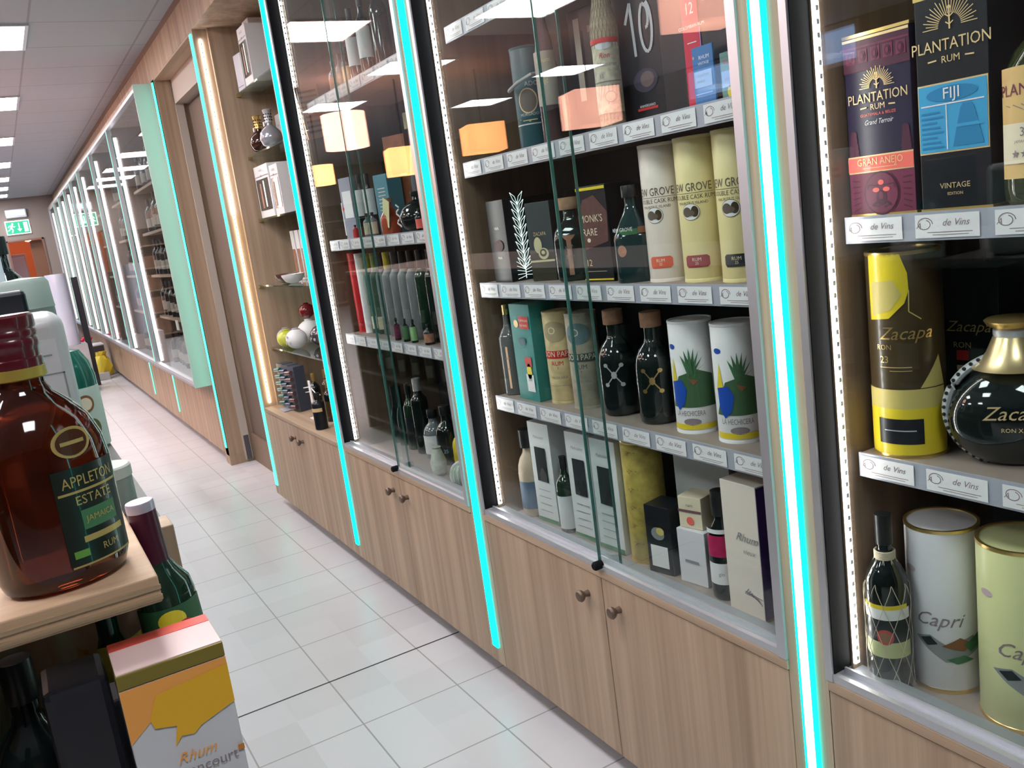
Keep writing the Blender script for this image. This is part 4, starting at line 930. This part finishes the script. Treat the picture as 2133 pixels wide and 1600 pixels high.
# floor of the narrow cabinet
z = BZ
specs = [(3.44, .026, .24, 'slim', DG, None, 'slender dark bottle at the left of the narrow cabinet floor'), (3.37, .026, .25, 'slim', DG, None, 'second slender dark bottle on the narrow cabinet floor'), (3.27, .030, .27, 'claret', DGG, BK, 'dark green bottle on the narrow cabinet floor'),
         (3.17, .034, .30, 'tall', DG, None, 'tall black bottle with ringed silver neck on the narrow cabinet floor'), (3.06, .045, .19, 'stout', BK and MATS['pale_grey_glass'], WHT, 'squat grey bottle on the narrow cabinet floor'), (2.94, .046, .22, 'stout', DG, None, 'big black bottle numbered 25 on the narrow cabinet floor'),
         (2.83, .036, .17, 'stout', MATS['bright_yellow_print'], None, 'amber yellow flask on the narrow cabinet floor'), (2.72, .048, .20, 'stout', DG, MAR, 'black bottle with dark red label on the narrow cabinet floor'), (2.60, .050, .24, 'stout', DGG, GRNP, 'round green-labelled bottle at the right of the narrow cabinet floor')]
for yy, r, h, st, g, lm, l in specs:
    bottle('spirit_bottle', l, 'bottle', (1.318, yy, z), r, h, st, g, SILV if 'ringed' in l else CAPK, .16, ([(.12, .5, 1.3, lm, [])] if lm else [])+([(.15, .35, .8, BK, [('25', .02, 0, .25, PLB)])] if '25' in l else []), rot=.8, seg=24)
t = thing('porcelain_jar', 'white curved porcelain jar at the front of the narrow cabinet floor', 'jar', (1.215, 2.83, z), 0)
MB().lathe([(.016, 0), (.026, .01), (.030, .05), (.020, .085), (.014, .10), (.017, .105)], mat('mottled_porcelain', (.55, .58, .50), .3, noise=40)).build('body', t)
t = thing('netted_jar', 'round pale jar in white netting at the right corner of the cabinet floor', 'jar', (1.212, 2.625, z), 0)
MB().ball((0, 0, .045), .046, mat('pale_green_jar', (.30, .40, .30), .3), seg=24).build('body', t)
m = MB()
for k in range(9): m.tube([(.0475*math.cos(a)*math.cos(k*PI/9), .0475*math.cos(a)*math.sin(k*PI/9), .045+.0475*math.sin(a)) for a in [2*PI*i/24 for i in range(24)]], .0014, WHT, seg=5, closed=True)
m.build('netting', t)
# woven tag on the inner side wall
t = thing('wicker_tag', 'small tilted wicker tag with wooden frame on the inner side wall', 'ornament', (1.197, 3.499, 1.93), 0)
m = MB().box(-.045, .045, -.010, -.001, -.10, .10, mat('wicker', (.36, .20, .12), .7))
for k in range(9): m.box(-.035, .035, -.013, -.010, -.078+.019*k, -.070+.019*k, BRN)
m.build('weave', t, smooth=False); t.rotation_euler.y = -.12
# ------------------------------------------------------------ open shelf goods
LIL = mat('lilac_white_card', (.62, .60, .66), .5)
def d_shopbox(m, wd, h):
    m.text('BERGER', .014, 0, h*.90, GRYP, Y1); m.rect(-wd*.5, wd*.5, h*.79, h*.80, INK, Y1); m.disc(0, h*.80, .006, .006, INK, Y2)
    m.rect(-wd*.42, wd*.42, h*.14, h*.74, WIN, Y1); m.rect(-wd*.2, -wd*.08, h*.18, h*.66, PCH, Y2); m.rect(wd*.06, wd*.13, h*.2, h*.7, SW, Y2)
carton('gift_set_box', 'plain lilac white gift box leaning at the far end of the top open shelf', (1.262, 4.685, 2.221), .10, .12, .175, LIL, lambda m, w_, h_: m.rect(-w_*.4, w_*.4, h_*.10, h_*.12, INK, Y1), rot=.1)
carton('gift_set_box', 'white windowed gift set box on the top open shelf', (1.262, 4.525, 2.221), .15, .12, .27, WHT, d_shopbox)
t = carton('gift_set_box', 'white box tilted on top of the windowed gift set', (1.30, 4.56, 2.4935), .11, .08, .035, WHT, lambda m, w_, h_: m.text('BERGER', .012, 0, h_*.5, GRYP, Y1))
def lampb(label, y, glass, x=1.30):
    t = thing('fragrance_lamp', label, 'fragrance lamp', (x, y, 1.9055), Q)
    MB().lathe([(.024, 0), (.045, .015), (.056, .045), (.050, .075), (.030, .097), (.016, .108), (.014, .120)], glass, seg=32).build('glass_body', t)
    m = MB().lathe([(.016, .118), (.019, .121), (.017, .15), (.021, .175), (.023, .180), (.019, .184), (.0005, .184)], GOLD if glass is DG or 'amber' in glass.name else SILV, seg=20)
    for k in range(10):
        for j in range(3): m.ball((.0185*math.cos(k*.628+j*.3), .0185*math.sin(k*.628+j*.3), .132+j*.014), .003, BLK, seg=6)
    m.build('pierced_cap', t)
    MB().box(-.010, .010, -.026, -.025, .105, .125, WHT).build('hang_tag', t)
lampb('dark amber fragrance lamp with pierced gold cap on the second open shelf', 4.66, mat('amber_dark_glass', (.05, .015, .01), .08, coat=.5))
lampb('silver faceted fragrance lamp right of the amber one', 4.46, mat('silver_glass', (.5, .5, .56), .15, .5))
carton('gift_set_box', 'small white box behind the two fragrance lamps', (1.42, 4.70, 1.9055), .10, .08, .19, WHT, lambda m, w_, h_: (m.text('BERGER', .010, 0, h_*.7, GRYP, Y1), m.rect(-.04, .04, h_*.2, h_*.25, INK, Y1)))
carton('gift_set_box', 'wide white windowed gift set with lamp and refill on the third open shelf', (1.262, 4.63, 1.581), .26, .12, .26, WHT, d_shopbox)
carton('gift_set_box', 'narrower white gift set right of the wide one on the third open shelf', (1.262, 4.40, 1.581), .14, .12, .24, WHT, d_shopbox)
for k, (yy, l) in enumerate(((4.62, 'left'), (4.54, 'middle'), (4.46, 'right'))):
    carton('reed_box', 'slim white reed box, %s of three on the fourth open shelf' % l, (1.36, yy, 1.241), .060, .06, .255, WHT, lambda m, w_, h_: (m.rect(-w_*.4, w_*.4, h_*.05, h_*.62, PCH, Y1), m.rect(-w_*.4, w_*.4, h_*.62, h_*.63, INK, Y1)), group='slim reed boxes')
def bowl(label, x, y, z, r, mt, inner):
    t = thing('tilted_bowl', label, 'bowl', (x, y, z+r*.62), Q)
    b = MB().lathe([(r*.3, -r*.62), (r*.7, -r*.45), (r*.97, 0), (r, r*.15), (r*.95, r*.15), (r*.9, 0), (r*.6, -r*.38), (.001, -r*.5)], mt, seg=28).build('shell', t)
    MB().lathe([(r*.88, -.001), (r*.58, -r*.36), (.001, -r*.48)], inner, seg=24).build('lining', t)
bowl('brown bowl with dark lining at the front of the fourth open shelf', 1.262, 4.50, 1.241, .060, mat('brown_ceramic', (.13, .06, .05), .25, coat=.4), BLK)
bowl('white bowl right of the brown one on the fourth open shelf', 1.255, 4.36, 1.241, .058, WHT, SILV)
def burner(label, x, y, z, r, mt, deco=None, cup=None):
    t = thing('round_burner', label, 'burner', (x, y, z), Q)
    MB().ball((0, 0, r*.93), r, mt, .93, 24).build('body', t)
    m = MB()
    if deco:
        for k in range(6): m.disc(-r*.5+k*r*.22, r*.9+r*.35*math.sin(k*2), r*.13, r*.13, deco, wrap=r*1.02)
        m.build('spots', t)
    MB().lathe([(r*.30, r*1.8), (r*.34, r*1.9), (r*.26, r*1.95), (.0005, r*1.95)], cup or mt, seg=16).build('neck_rim', t)
zs = .901
burner('pale grey ball burner at the far end of the fifth open shelf', 1.26, 4.715, zs, .050, mat('pale_grey_ceramic', (.45, .44, .46), .3), None)
burner('lime yellow ball burner on the fifth open shelf', 1.235, 4.615, zs, .050, mat('lime_ceramic', (.55, .58, .08), .3), None)
burner('white burner with red berry spots on the fifth open shelf', 1.362, 4.60, zs, .068, WHT, REDP)
burner('dark red ball burner high on the white spotted burner', 1.362, 4.60, zs+.136, .042, mat('cherry_ceramic', (.22, .015, .02), .2, coat=.5), None)
burner('silver trimmed white burner on the fifth open shelf', 1.25, 4.485, zs, .055, WHT, SILV, SILV)
burner('dark swirled silver burner beside the light strip on the fifth open shelf', 1.36, 4.415, zs, .058, mat('dark_silver', (.15, .13, .14), .2, .6), SILV, SILV)
# worktop of the open unit (z .577)
for k, (yy, c_, l) in enumerate(((4.70, (.02, .16, .18), 'teal'), (4.60, (.03, .07, .14), 'navy'), (4.50, (.10, .05, .06), 'plum'))):
    t = carton('tube_display_box', 'dark clear-fronted box of %s tubes on the worktop' % l, (1.19, yy, .5785), .080, .06, .235, mat('slate_display_box', (.06, .07, .10), .35), None, rot=.15)
    cm = mat('tube_'+l, c_, .3, coat=.3)
    for j in range(6):
        MB().tube([(-.032, -.012, .022+j*.036), (.032, -.012, .028+j*.036)], .0115, cm, seg=10).build('tube', t)
carton('display_tray', 'low grey tray under the dark tube boxes', (1.135, 4.60, .5775), .10, .05, .006, mat('tray_grey', (.35, .36, .42), .4), None, cat='tray')
t = thing('white_stand', 'white thin-legged display stand among small dark bottles on the worktop', 'stand', (1.20, 4.22, .5775), Q)
m = MB().box(-.015, .015, -.005, .0, 0, .19, WHT); m.tube([(-.12, 0, .14), (0, 0, .16), (.08, 0, .13), (.14, 0, .135)], .003, WHT, seg=6).tube([(-.10, 0, .12), (0, 0, .135)], .002, WHT, seg=6); m.box(-.03, .03, -.02, .02, 0, .004, WHT); m.build('arms', t)
for k, (x, y, h, g, l) in enumerate(((1.26, 4.36, .20, DG, 'black bottle with gold speckled neck left of the white stand'), (1.30, 4.28, .22, mat('smoky_brown_glass', (.05, .035, .02), .1, coat=.4), 'smoky brown bottle behind the white stand'), (1.28, 4.16, .22, DGG, 'dark green bottle right of the white stand'), (1.24, 4.07, .20, DG, 'black bottle with yellow label behind the frontmost bottle'))):
    bottle('fragrance_bottle', l, 'bottle', (x, y, .5775), .028, h, 'claret', g, GOLD, .2, [(.1, .5, 1.2, BRN if k else PCH, [])], rot=.8, seg=24)
bottle('fragrance_bottle', 'front black bottle lying nearest to the cyan strip on the open worktop', 'bottle', (1.145, 3.955, .5775), .030, .17, 'tall', BK, CAPK, .15, [(.5, .6, 1.0, GOLDP, [])], rot=.8)

# ------------------------------------------------------------ goods in the projecting cases
src = bottle('wine_bottle', 'dark wine bottle at the near end of the lowest shelf, first projecting case', 'bottle', (1.18, 6.40, .5775), .036, .29, 'claret', DG, CAPK, .2, [(.15, .42, 1.3, mat('cellar_label', (.30, .27, .24), .6), [])], rot=.9, group='dark wine bottles in the first projecting case', seg=20)
SH = ['floor', 'lowest shelf', 'second shelf', 'third shelf', 'top shelf']
for ci, (a, b, n) in enumerate(((6.237, 7.96, 11), (7.96, 9.60, 9), (9.60, 11.15, 6))):
    for si, zz in enumerate((.5775, .9805, 1.3205, 1.6605, 2.0005)):
        for k in range(n):
            y = a+.16+(b-a-.30)*k/(n-1)+random.uniform(-.02, .02)
            if (ci == 0 and si == 0 and k < 6): continue
            sc_ = random.uniform(.85, 1.02)
            dup(src, (1.15+random.uniform(0, .03), y, zz), Q+.9+random.uniform(-.3, .3),
                'dark wine bottle in the row on the %s of the %s projecting case' % (SH[si], FN[ci]), 'dark wine bottles, %s of the %s projecting case' % (SH[si], FN[ci]), (sc_, sc_, sc_))
src.location = (1.32, 7.30, .5775); src['label'] = 'dark wine bottle in the row on the floor of the first projecting case'; src['group'] = 'dark wine bottles, floor of the first projecting case'
for k, (y, c_, l) in enumerate(((6.50, (.30, .10, .05), 'rust red carton at the near end of the first projecting case floor'), (6.78, (.22, .08, .05), 'dark rust carton, second on the first projecting case floor'), (7.03, (.20, .14, .10), 'brown carton, third on the first projecting case floor'))):
    carton('wine_carton', l, (1.13, y, .5775), .20, .2, .26, mat('carton_%d' % k, c_, .6, noise=18), lambda m, w_, h_: m.rect(-w_*.3, w_*.3, h_*.4, h_*.6, CREAM, Y1), cat='carton')
for ci, si, y, l in ((0, 1.3205, 6.62, 'white price card hanging before the second shelf of the first projecting case'), (0, .9805, 7.1, 'white price card on the lowest shelf edge of the first projecting case'), (1, 1.3205, 8.5, 'white price card on the second shelf edge of the second projecting case')):
    tag(MB().box(1.092, 1.0985, y-.05, y+.05, si-.085, si-.01, WHT).build('price_sign', smooth=False), l, 'sign')

# ------------------------------------------------------------ gondola on the left and what stands on it
GW = mat('gondola_dark', (.05, .035, .028), .5)
t = thing('gondola', 'long aisle gondola with pine boards and wooden end panel at the left', 'shelf unit', (0, 0, 0))
MB().box(-.40, .060, .743, .985, 1.179, 1.202, WS).build('upper_board', t, .0015, smooth=False)
MB().box(-.40, .0605, .741, .743, 1.182, 1.186, PLY).box(-.40, .0605, .741, .743, 1.191, 1.1945, PLY).build('board_edge', t, smooth=False)
MB().box(-.40, .105, .60, .985, .868, .890, WS).build('lower_board', t, .0015, smooth=False)
MB().box(-.80, .106, .985, 1.03, 0, 1.171, W).build('end_panel', t, .0015, smooth=False)
MB().box(-.80, .10, 1.03, 6.2, 1.148, 1.170, mat('grey_top_board', (.13, .125, .12), .5)).build('top_board', t, smooth=False)
MB().box(-.45, -.25, 1.03, 6.2, 0, 1.148, GW).build('spine_panel', t, smooth=False)
for zz in (.10, .45, .80): MB().box(-.80, .10, 1.03, 6.2, zz-.02, zz, GW).build('shelf', t, smooth=False)
MB().box(-.80, .10, 6.2, 6.23, 0, 1.17, GW).build('far_panel', t, smooth=False)
MB().box(-.40, -.38, .60, .985, 0, 1.202, GW).build('side_panel', t, smooth=False)
for zz, nm in ((.4505, 'middle'), (.8005, 'upper')):
    for k in range(22):
        dup(src, (.02, 1.2+k*.225, zz), PI/2, 'dark bottle in the row on the %s gondola shelf, seen mirrored in the glass' % nm, 'mirrored dark bottles on the %s gondola shelf' % nm)

AMB = mat('amber_rum_glass', (.085, .012, .004), .06, trans=.75, ior=1.46, coat=.2)
CAPM = mat('maroon_cap', (.09, .006, .012), .3, coat=.5)
LBK = mat('black_green_label', (.010, .016, .012), .3, coat=.3)
GLG = mat('old_gold_print', (.50, .36, .12), .4, .3)
t = thing('amber_rum_bottle', 'big amber rum bottle with maroon cap in the left foreground', 'bottle', (-.002, .803, 1.2025), .30)
r = .052
pr = [(.040, .0), (.0475, .004), (.051, .014), (.052, .06), (.0525, .095), (.050, .115), (.043, .134), (.032, .148), (.022, .157), (.0175, .166), (.0170, .180)]
MB().lathe(pr, AMB, seg=64, sy=.86).build('glass_body', t)
m = MB().lathe([(.0195, .178), (.0200, .180), (.0200, .186), (.0185, .187), (.0188, .190), (.0188, .194), (.0200, .196), (.0200, .201), (.0190, .2025), (.0200, .204), (.0200, .208), (.0190, .2095), (.0200, .211), (.0198, .2195), (.018, .2215), (.0005, .222)], CAPM, seg=36); m.build('cap', t)
MB().lathe([(.0185, .170), (.0205, .171), (.0203, .179), (.0185, .180)], mat('gold_neck_ring', (.45, .32, .06), .4, .4), seg=32).build('neck_ring', t)
def ell(m, R=.0532, sy=.86): m.v = [(a, b*sy, c_) for a, b, c_ in m.v]; return m
R = .0535
m = MB(); m.rect(-.010, .052, .018, .098, LBK, wrap=R, n=24); m.rect(-.008, .050, .0775, .0795, GLG, wrap=R+.0004); m.rect(-.009, .051, .0185, .020, GLG, wrap=R+.0004)
m.text('APPLETON', .0125, .021, .0865, GLG, wrap=R+.0008, sx=.82); m.text('ESTATE', .0105, .021, .071, GLG, wrap=R+.0008); m.rect(.006, .040, .047, .063, GRNP, wrap=R+.0004); m.text('JAMAICA', .007, .023, .055, GLG, wrap=R+.0010)
m.rect(.004, .044, .037, .042, GLG, wrap=R+.0004); m.rect(-.006, .006, .026, .032, mat('bright_green_seal', (.12, .30, .05), .4), wrap=R+.0005); m.text('RUM', .008, .026, .029, GLG, wrap=R+.0008); ell(m).build('label', t)
m = MB(); R = .0515
for k in range(28):
    pass
m.disc(.012, .118, .0165, .0125, GLG, wrap=R+.0006, n=28); m.disc(.012, .118, .0135, .0102, mat('deep_brown_seal', (.07, .02, .008), .3), wrap=R+.0011, n=28); m.rect(.002, .022, .1165, .1195, GLG, wrap=R+.0016)
ell(m).build('round_seal', t)
t.children[-1].location = (0, -.0012, 0)

t = thing('leaning_bottle', 'wine bottle with maroon capsule leaning beside the pine board, colourful label', 'bottle', (.089, .925, .8925), 0)
t.rotation_euler = (.0, -.05, 0)
MB().lathe(prof('tall', .029, .325), DGG, seg=36).build('glass_body', t)
MB().lathe([(.0135, .262), (.0135, .322), (.0125, .327), (.0005, .3275)], mat('maroon_capsule', (.06, .006, .02), .35), seg=24).lathe([(.0137, .318), (.0137, .326), (.0128, .3278), (.0005, .3282)], mat('mauve_foil', (.45, .40, .48), .3, .3), seg=24).build('capsule', t)
m = MB(); R = .0296
m.rect(-.044, .044, .08, .222, mat('bottle_green_label', (.03, .10, .04), .5), wrap=R, n=24); m.disc(-.002, .208, .014, .011, YEL, wrap=R+.0005); m.disc(.010, .196, .010, .010, REDP, wrap=R+.0007); m.disc(.004, .180, .013, .014, mat('leaf_lime', (.18, .45, .06), .5), wrap=R+.0006); m.disc(.008, .145, .014, .02, YEL, wrap=R+.0005)
m.build('label', t)

# yellow and white box
t = thing('rum_gift_box', 'white gift box with orange brush stroke and red top in the left foreground', 'gift box', (.0535, .720, .8905), 0)
ORG = mat('orange_brush_print', (.78, .42, .02), .45); ORG2 = mat('soft_orange_band', (.85, .36, .08), .45); WB = mat('cool_white_carton', (.60, .60, .64), .45)
MB().box(-.041, .041, 0, .066, 0, .236, WB).build('box_body', t, .001, smooth=False)
MB().box(-.0412, .0412, -.0004, .0664, .236, .2485, mat('olive_gold_band', (.22, .17, .03), .4, .2)).build('lid_side', t, .0008, smooth=False)
m = MB().box(-.0405, .0405, .001, .066, .2485, .2495, mat('pink_white_top', (.85, .62, .60), .4)); m.box(-.0405, .0405, .050, .0665, .2495, .2500, mat('coral_red_top', (.80, .10, .07), .4)); m.build('lid_top', t, smooth=False)
m = MB(); m.rect(-.041, .041, .222, .236, ORG2, Y0); m.poly([(-.020, .215), (-.016, .224), (.041, .230), (.041, .196), (.012, .186), (.006, .181), (-.004, .183), (-.010, .176), (-.006, .193), (-.022, .197), (-.024, .205)], ORG, Y0-.0004)
m.rect(-.041, -.012, .205, .224, ORG2, Y0+.0002); m.poly([(-.041, .205), (-.012, .213), (-.041, .190)], ORG2, Y0+.0001)
m.text('Rhum', .013, .004, .164, ORG2, Y1, shear=.4); m.text('Barbancourt', .0135, .004, .151, INK, Y1, sx=.92); m.rect(-.041, -.034, .141, .146, REDP, Y1); m.rect(.036, .041, .152, .157, mat('burnt_orange', (.55, .20, .03), .5), Y1)
m.text('haiti', .006, .006, .135, GRYP, Y1, shear=.3); m.rect(-.03, .03, .112, .1128, mat('violet_grey_print', (.35, .30, .42), .5), Y1); m.build('print', t, smooth=False)

def fbox(name, label, x0, x1, y0, y1, z0, z1, mt, cat='box', bev=.002, extra=None):
    t = thing(name, label, cat, ((x0+x1)/2, (y0+y1)/2, z0), 0)
    w_, d_, h = (x1-x0)/2, (y1-y0)/2, z1-z0
    MB().box(-w_, w_, -d_, d_, 0, h, mt).build('body', t, bev, smooth=False)
    if extra: extra(t, w_, d_, h)
    return t
fbox('black_gift_box', 'black gift box just left of the orange-brushed white box', -.040, .008, .74, .80, .8905, 1.135, BK, 'gift box', .006, lambda t, w_, d_, h: MB().rect(-w_*.4, w_*.4, h*.2, h*.6, MAR2, -d_-.0008).build('print', t, smooth=False))
fbox('dark_flat_box', 'dark open-topped box behind the orange-brushed white box', -.010, .075, .815, .860, .8905, 1.075, mat('charcoal_box', (.02, .02, .028), .5), 'box', .002, lambda t, w_, d_, h: MB().box(-w_+.004, w_-.004, -d_+.004, d_-.004, h, h+.002, mat('lilac_card', (.35, .30, .36), .5)).build('lid', t, smooth=False))
bottle('round_shouldered_bottle', 'dark bottle with silver glint in the lower left corner', 'bottle', (-.105, .735, .8905), .042, .235, 'stout', DG, CAPK, .12, [(.12, .40, 1.2, mat('grey_olive_label', (.16, .17, .14), .5), [])], rot=1.3)
bottle('round_shouldered_bottle', 'dark bottle with grey label under the pine board at the left edge', 'bottle', (-.058, .845, .8905), .034, .24, 'claret', DG, CAPK, .15, [(.10, .40, 1.2, mat('pale_olive_label', (.30, .31, .27), .5), [])], rot=1.4)
bottle('green_label_bottle', 'bottle with orange and green label glimpsed beneath the pine board', 'bottle', (.020, .915, .8905), .030, .262, 'claret', DGG, CAPK, .12, [(.62, .80, 1.3, mat('orange_green_label', (.40, .24, .03), .5, noise=60), [])], rot=1.4)
fbox('teal_gift_box', 'dull teal box at the back under the pine board', -.17, -.095, .90, .975, .8905, 1.15, mat('dull_teal_card', (.05, .13, .12), .5), 'gift box')

# goods on the gondola top
GT = mat('grey_white_tin', (.52, .51, .52), .35, coat=.2)
t = thing('rounded_tin', 'large pale grey tin with rounded corners behind the amber bottle', 'tin', (-.010, 1.345, 1.1705), 0)
m = MB(); w_, h, rr = .072, .232, .022
o = MB().box(-w_, w_, -.04, .04, 0, h, GT).build('body', t, 0, smooth=True)
bv = o.modifiers.new('bevel', 'BEVEL'); bv.width = .020; bv.segments = 5
m = MB(); m.box(-w_*.80, w_*.80, -.0408, -.040, .02, h-.035, mat('pale_tin_panel', (.58, .57, .60), .35)); m.build('front_panel', t, smooth=False)
m = MB()
for a in ((.030, .060, .15, .152), (.058, .060, .06, .152), (-.05, .05, .175, .177)): m.rect(a[0], a[1], a[2], a[3], GRYP, -.0415)
m.build('line_print', t, smooth=False)
t = thing('oval_bottle', 'white bottle with dark green oval top and brown seals behind the pale tin', 'bottle', (.064, 1.545, 1.1705), 0)
MB().lathe([(.034, 0), (.038, .004), (.038, .095), (.037, .10)], mat('pale_green_white', (.48, .56, .50), .4), seg=32).build('body', t)
MB().lathe([(.037, .10), (.037, .115), (.032, .14), (.022, .158), (.0005, .163)], mat('emerald_dark', (.01, .10, .07), .25, coat=.4), seg=32).build('oval_top', t)
m = MB(); m.disc(.012, .075, .014, .014, BRP, wrap=.0385); m.disc(.012, .075, .010, .010, CREAM, wrap=.039); m.disc(.016, .035, .014, .016, mat('olive_seal', (.12, .12, .04), .5), wrap=.0385); m.build('seals', t)
t = thing('grey_canister', 'grey green canister with a rounded lid at the left edge', 'canister', (.034, 1.74, 1.1705), 0)
cm = mat('sage_grey_plastic', (.26, .32, .29), .5)
MB().lathe([(.040, 0), (.042, .004), (.041, .225)], cm, seg=36).build('body', t)
MB().lathe([(.0425, .225), (.0415, .230), (.040, .268), (.035, .276), (.0005, .279)], cm, seg=36).build('lid', t)
fbox('black_flat_box', 'black box peeking above the pale rounded tin', -.10, .030, 1.50, 1.58, 1.1705, 1.432, BK, 'box', .006)
fbox('white_print_box', 'white box with dark scribble at the left edge above the black box', -.09, .012, 1.90, 1.98, 1.1705, 1.50, mat('bluish_white_box', (.55, .66, .72), .5), 'box', .002, lambda t, w_, d_, h: [MB().rect(w_*.4, w_*.95, h*.80, h*.83, INK, -d_-.001).rect(w_*.2, w_*.95, h*.74, h*.77, INK, -d_-.001).build('print', t, smooth=False)])
bottle('dark_bottle', 'black bottle behind the white printed box at the left edge', 'bottle', (.010, 2.25, 1.1705), .045, .37, 'tall', DG, CAPK, .1, [], rot=1.5)
t = thing('small_jar', 'small grey jar with pale lid just right of the amber bottle', 'jar', (.058, 1.10, 1.1705), 0)
MB().lathe([(.026, 0), (.028, .004), (.028, .042)], mat('grey_green_jar', (.22, .25, .23), .4), seg=28).build('body', t)
MB().lathe([(.029, .042), (.029, .054), (.027, .056), (.0005, .056)], mat('pale_jar_lid', (.45, .46, .42), .4), seg=28).build('lid', t)

# ------------------------------------------------------------ far end of the aisle
t = thing('wall_shelf_unit', 'dark brown shelf unit on the far wall left of the doorway, mirrored in the cases', 'shelf unit', (-2.3, YE-.01, 0))
MB().box(-2.2, 2.2, -.03, 0, 0, 2.0, GW).build('back', t, smooth=False)
for zz in (.1, .5, .9, 1.3, 1.7): MB().box(-2.2, 2.2, -.36, -.03, zz-.025, zz, FS).build('shelf', t, smooth=False)
for x in (-2.2, -.75, .75, 2.17): MB().box(x, x+.03, -.36, -.03, 0, 2.0, FS).build('upright', t, smooth=False)
bx = None
for si, zz in enumerate((.101, .501, .901, 1.301)):
    for k in range(9):
        x = -4.3+k*.49
        if abs(x+3.05) < .16 or abs(x+1.55) < .16: continue
        if bx is None:
            bx = fbox('stock_box', 'brown stock box on the far wall shelf unit, lowest shelf row', x-.12, x+.12, YE-.33, YE-.08, zz, zz+.26, mat('stock_brown', (.22, .10, .06), .6, noise=8))
            bx['group'] = 'stock boxes on the lowest far wall shelf'
        else:
            n_ = ['lowest', 'second', 'third', 'highest'][si]
            dup(bx, (x, YE-.205, zz), 0, 'brown stock box in the %s row of the far wall shelf unit' % n_, 'stock boxes on the %s far wall shelf' % n_, (random.uniform(.7, 1.1), 1, random.uniform(.7, 1.15)))
bx['label'] = 'brown stock box in the lowest row of the far wall shelf unit'
t = thing('advertising_column', 'white cylindrical column on a low plinth at the far end of the aisle', 'column', (.575, 11.7, 0))
MB().box(-.17, .17, -.17, .17, 0, .58, mat('column_plinth', (.40, .38, .40), .5)).build('plinth', t, .003, smooth=False)
MB().lathe([(.110, .58), (.115, .59), (.115, 1.40), (.110, 1.425), (.0005, 1.43)], mat('glossy_white_column', (.62, .66, .80), .18, coat=.6), seg=48).build('cylinder', t)
t = thing('dark_display_board', 'narrow dark upright board right of the white column', 'board', (.80, 12.1, 0))
MB().box(-.040, .030, -.03, .03, 0, 1.36, mat('dark_board', (.03, .025, .03), .5)).build('board', t, .002, smooth=False)
fbox('floor_crate', 'dark crate with pale lid on the floor at the aisle end', .72, 1.02, 12.9, 13.3, 0, .42, mat('dark_crate', (.04, .035, .04), .5), 'crate', .003, lambda t, w_, d_, h: MB().box(-w_-.005, w_+.005, -d_-.005, d_+.005, h, h+.015, mat('pale_crate_lid', (.5, .48, .50), .5)).build('lid', t, smooth=False))
t = thing('red_flowers', 'bunch of red flowers standing on the dark crate', 'flowers', (.78, 13.0, .436))
m = MB()
for k in range(14):
    a = k*2.4; rr = .03+.006*k; m.ball((rr*math.cos(a), rr*math.sin(a), .06+.012*(k % 5)), .024, mat('crimson_petals', (.60, .02, .08), .5), seg=8)
m.build('blooms', t)
m = MB()
for k in range(8): m.tube([(0, 0, 0), (.05*math.cos(k), .05*math.sin(k), .07)], .004, GRNP, seg=5)
m.build('stems', t)
t = thing('yellow_bag', 'crumpled yellow plastic bag leaning on the floor beside the crate', 'bag', (.86, 12.65, 0))
m = MB(); pts = []; seg = 14
for j, (rr, zz) in enumerate(((.10, 0), (.15, .06), (.14, .16), (.10, .26), (.05, .31), (.07, .36))):
    for k in range(seg):
        a = 2*PI*k/seg; q = rr*(1+.22*math.sin(k*2.7+j*1.9)); pts.append((q*math.cos(a)+zz*.25, q*math.sin(a)*.7, zz))
fs = [(j*seg+k, j*seg+(k+1) % seg, (j+1)*seg+(k+1) % seg, (j+1)*seg+k) for j in range(5) for k in range(seg)]+[tuple(range(seg))]
m.add(pts, fs, mat('yellow_plastic', (.72, .55, .04), .35, coat=.3)); m.build('sack', t)
MB().box(-.05, .13, -.13, -.10, .0, .10, mat('clear_wrap', (.5, .48, .46), .25)).build('wrap', t, .01)
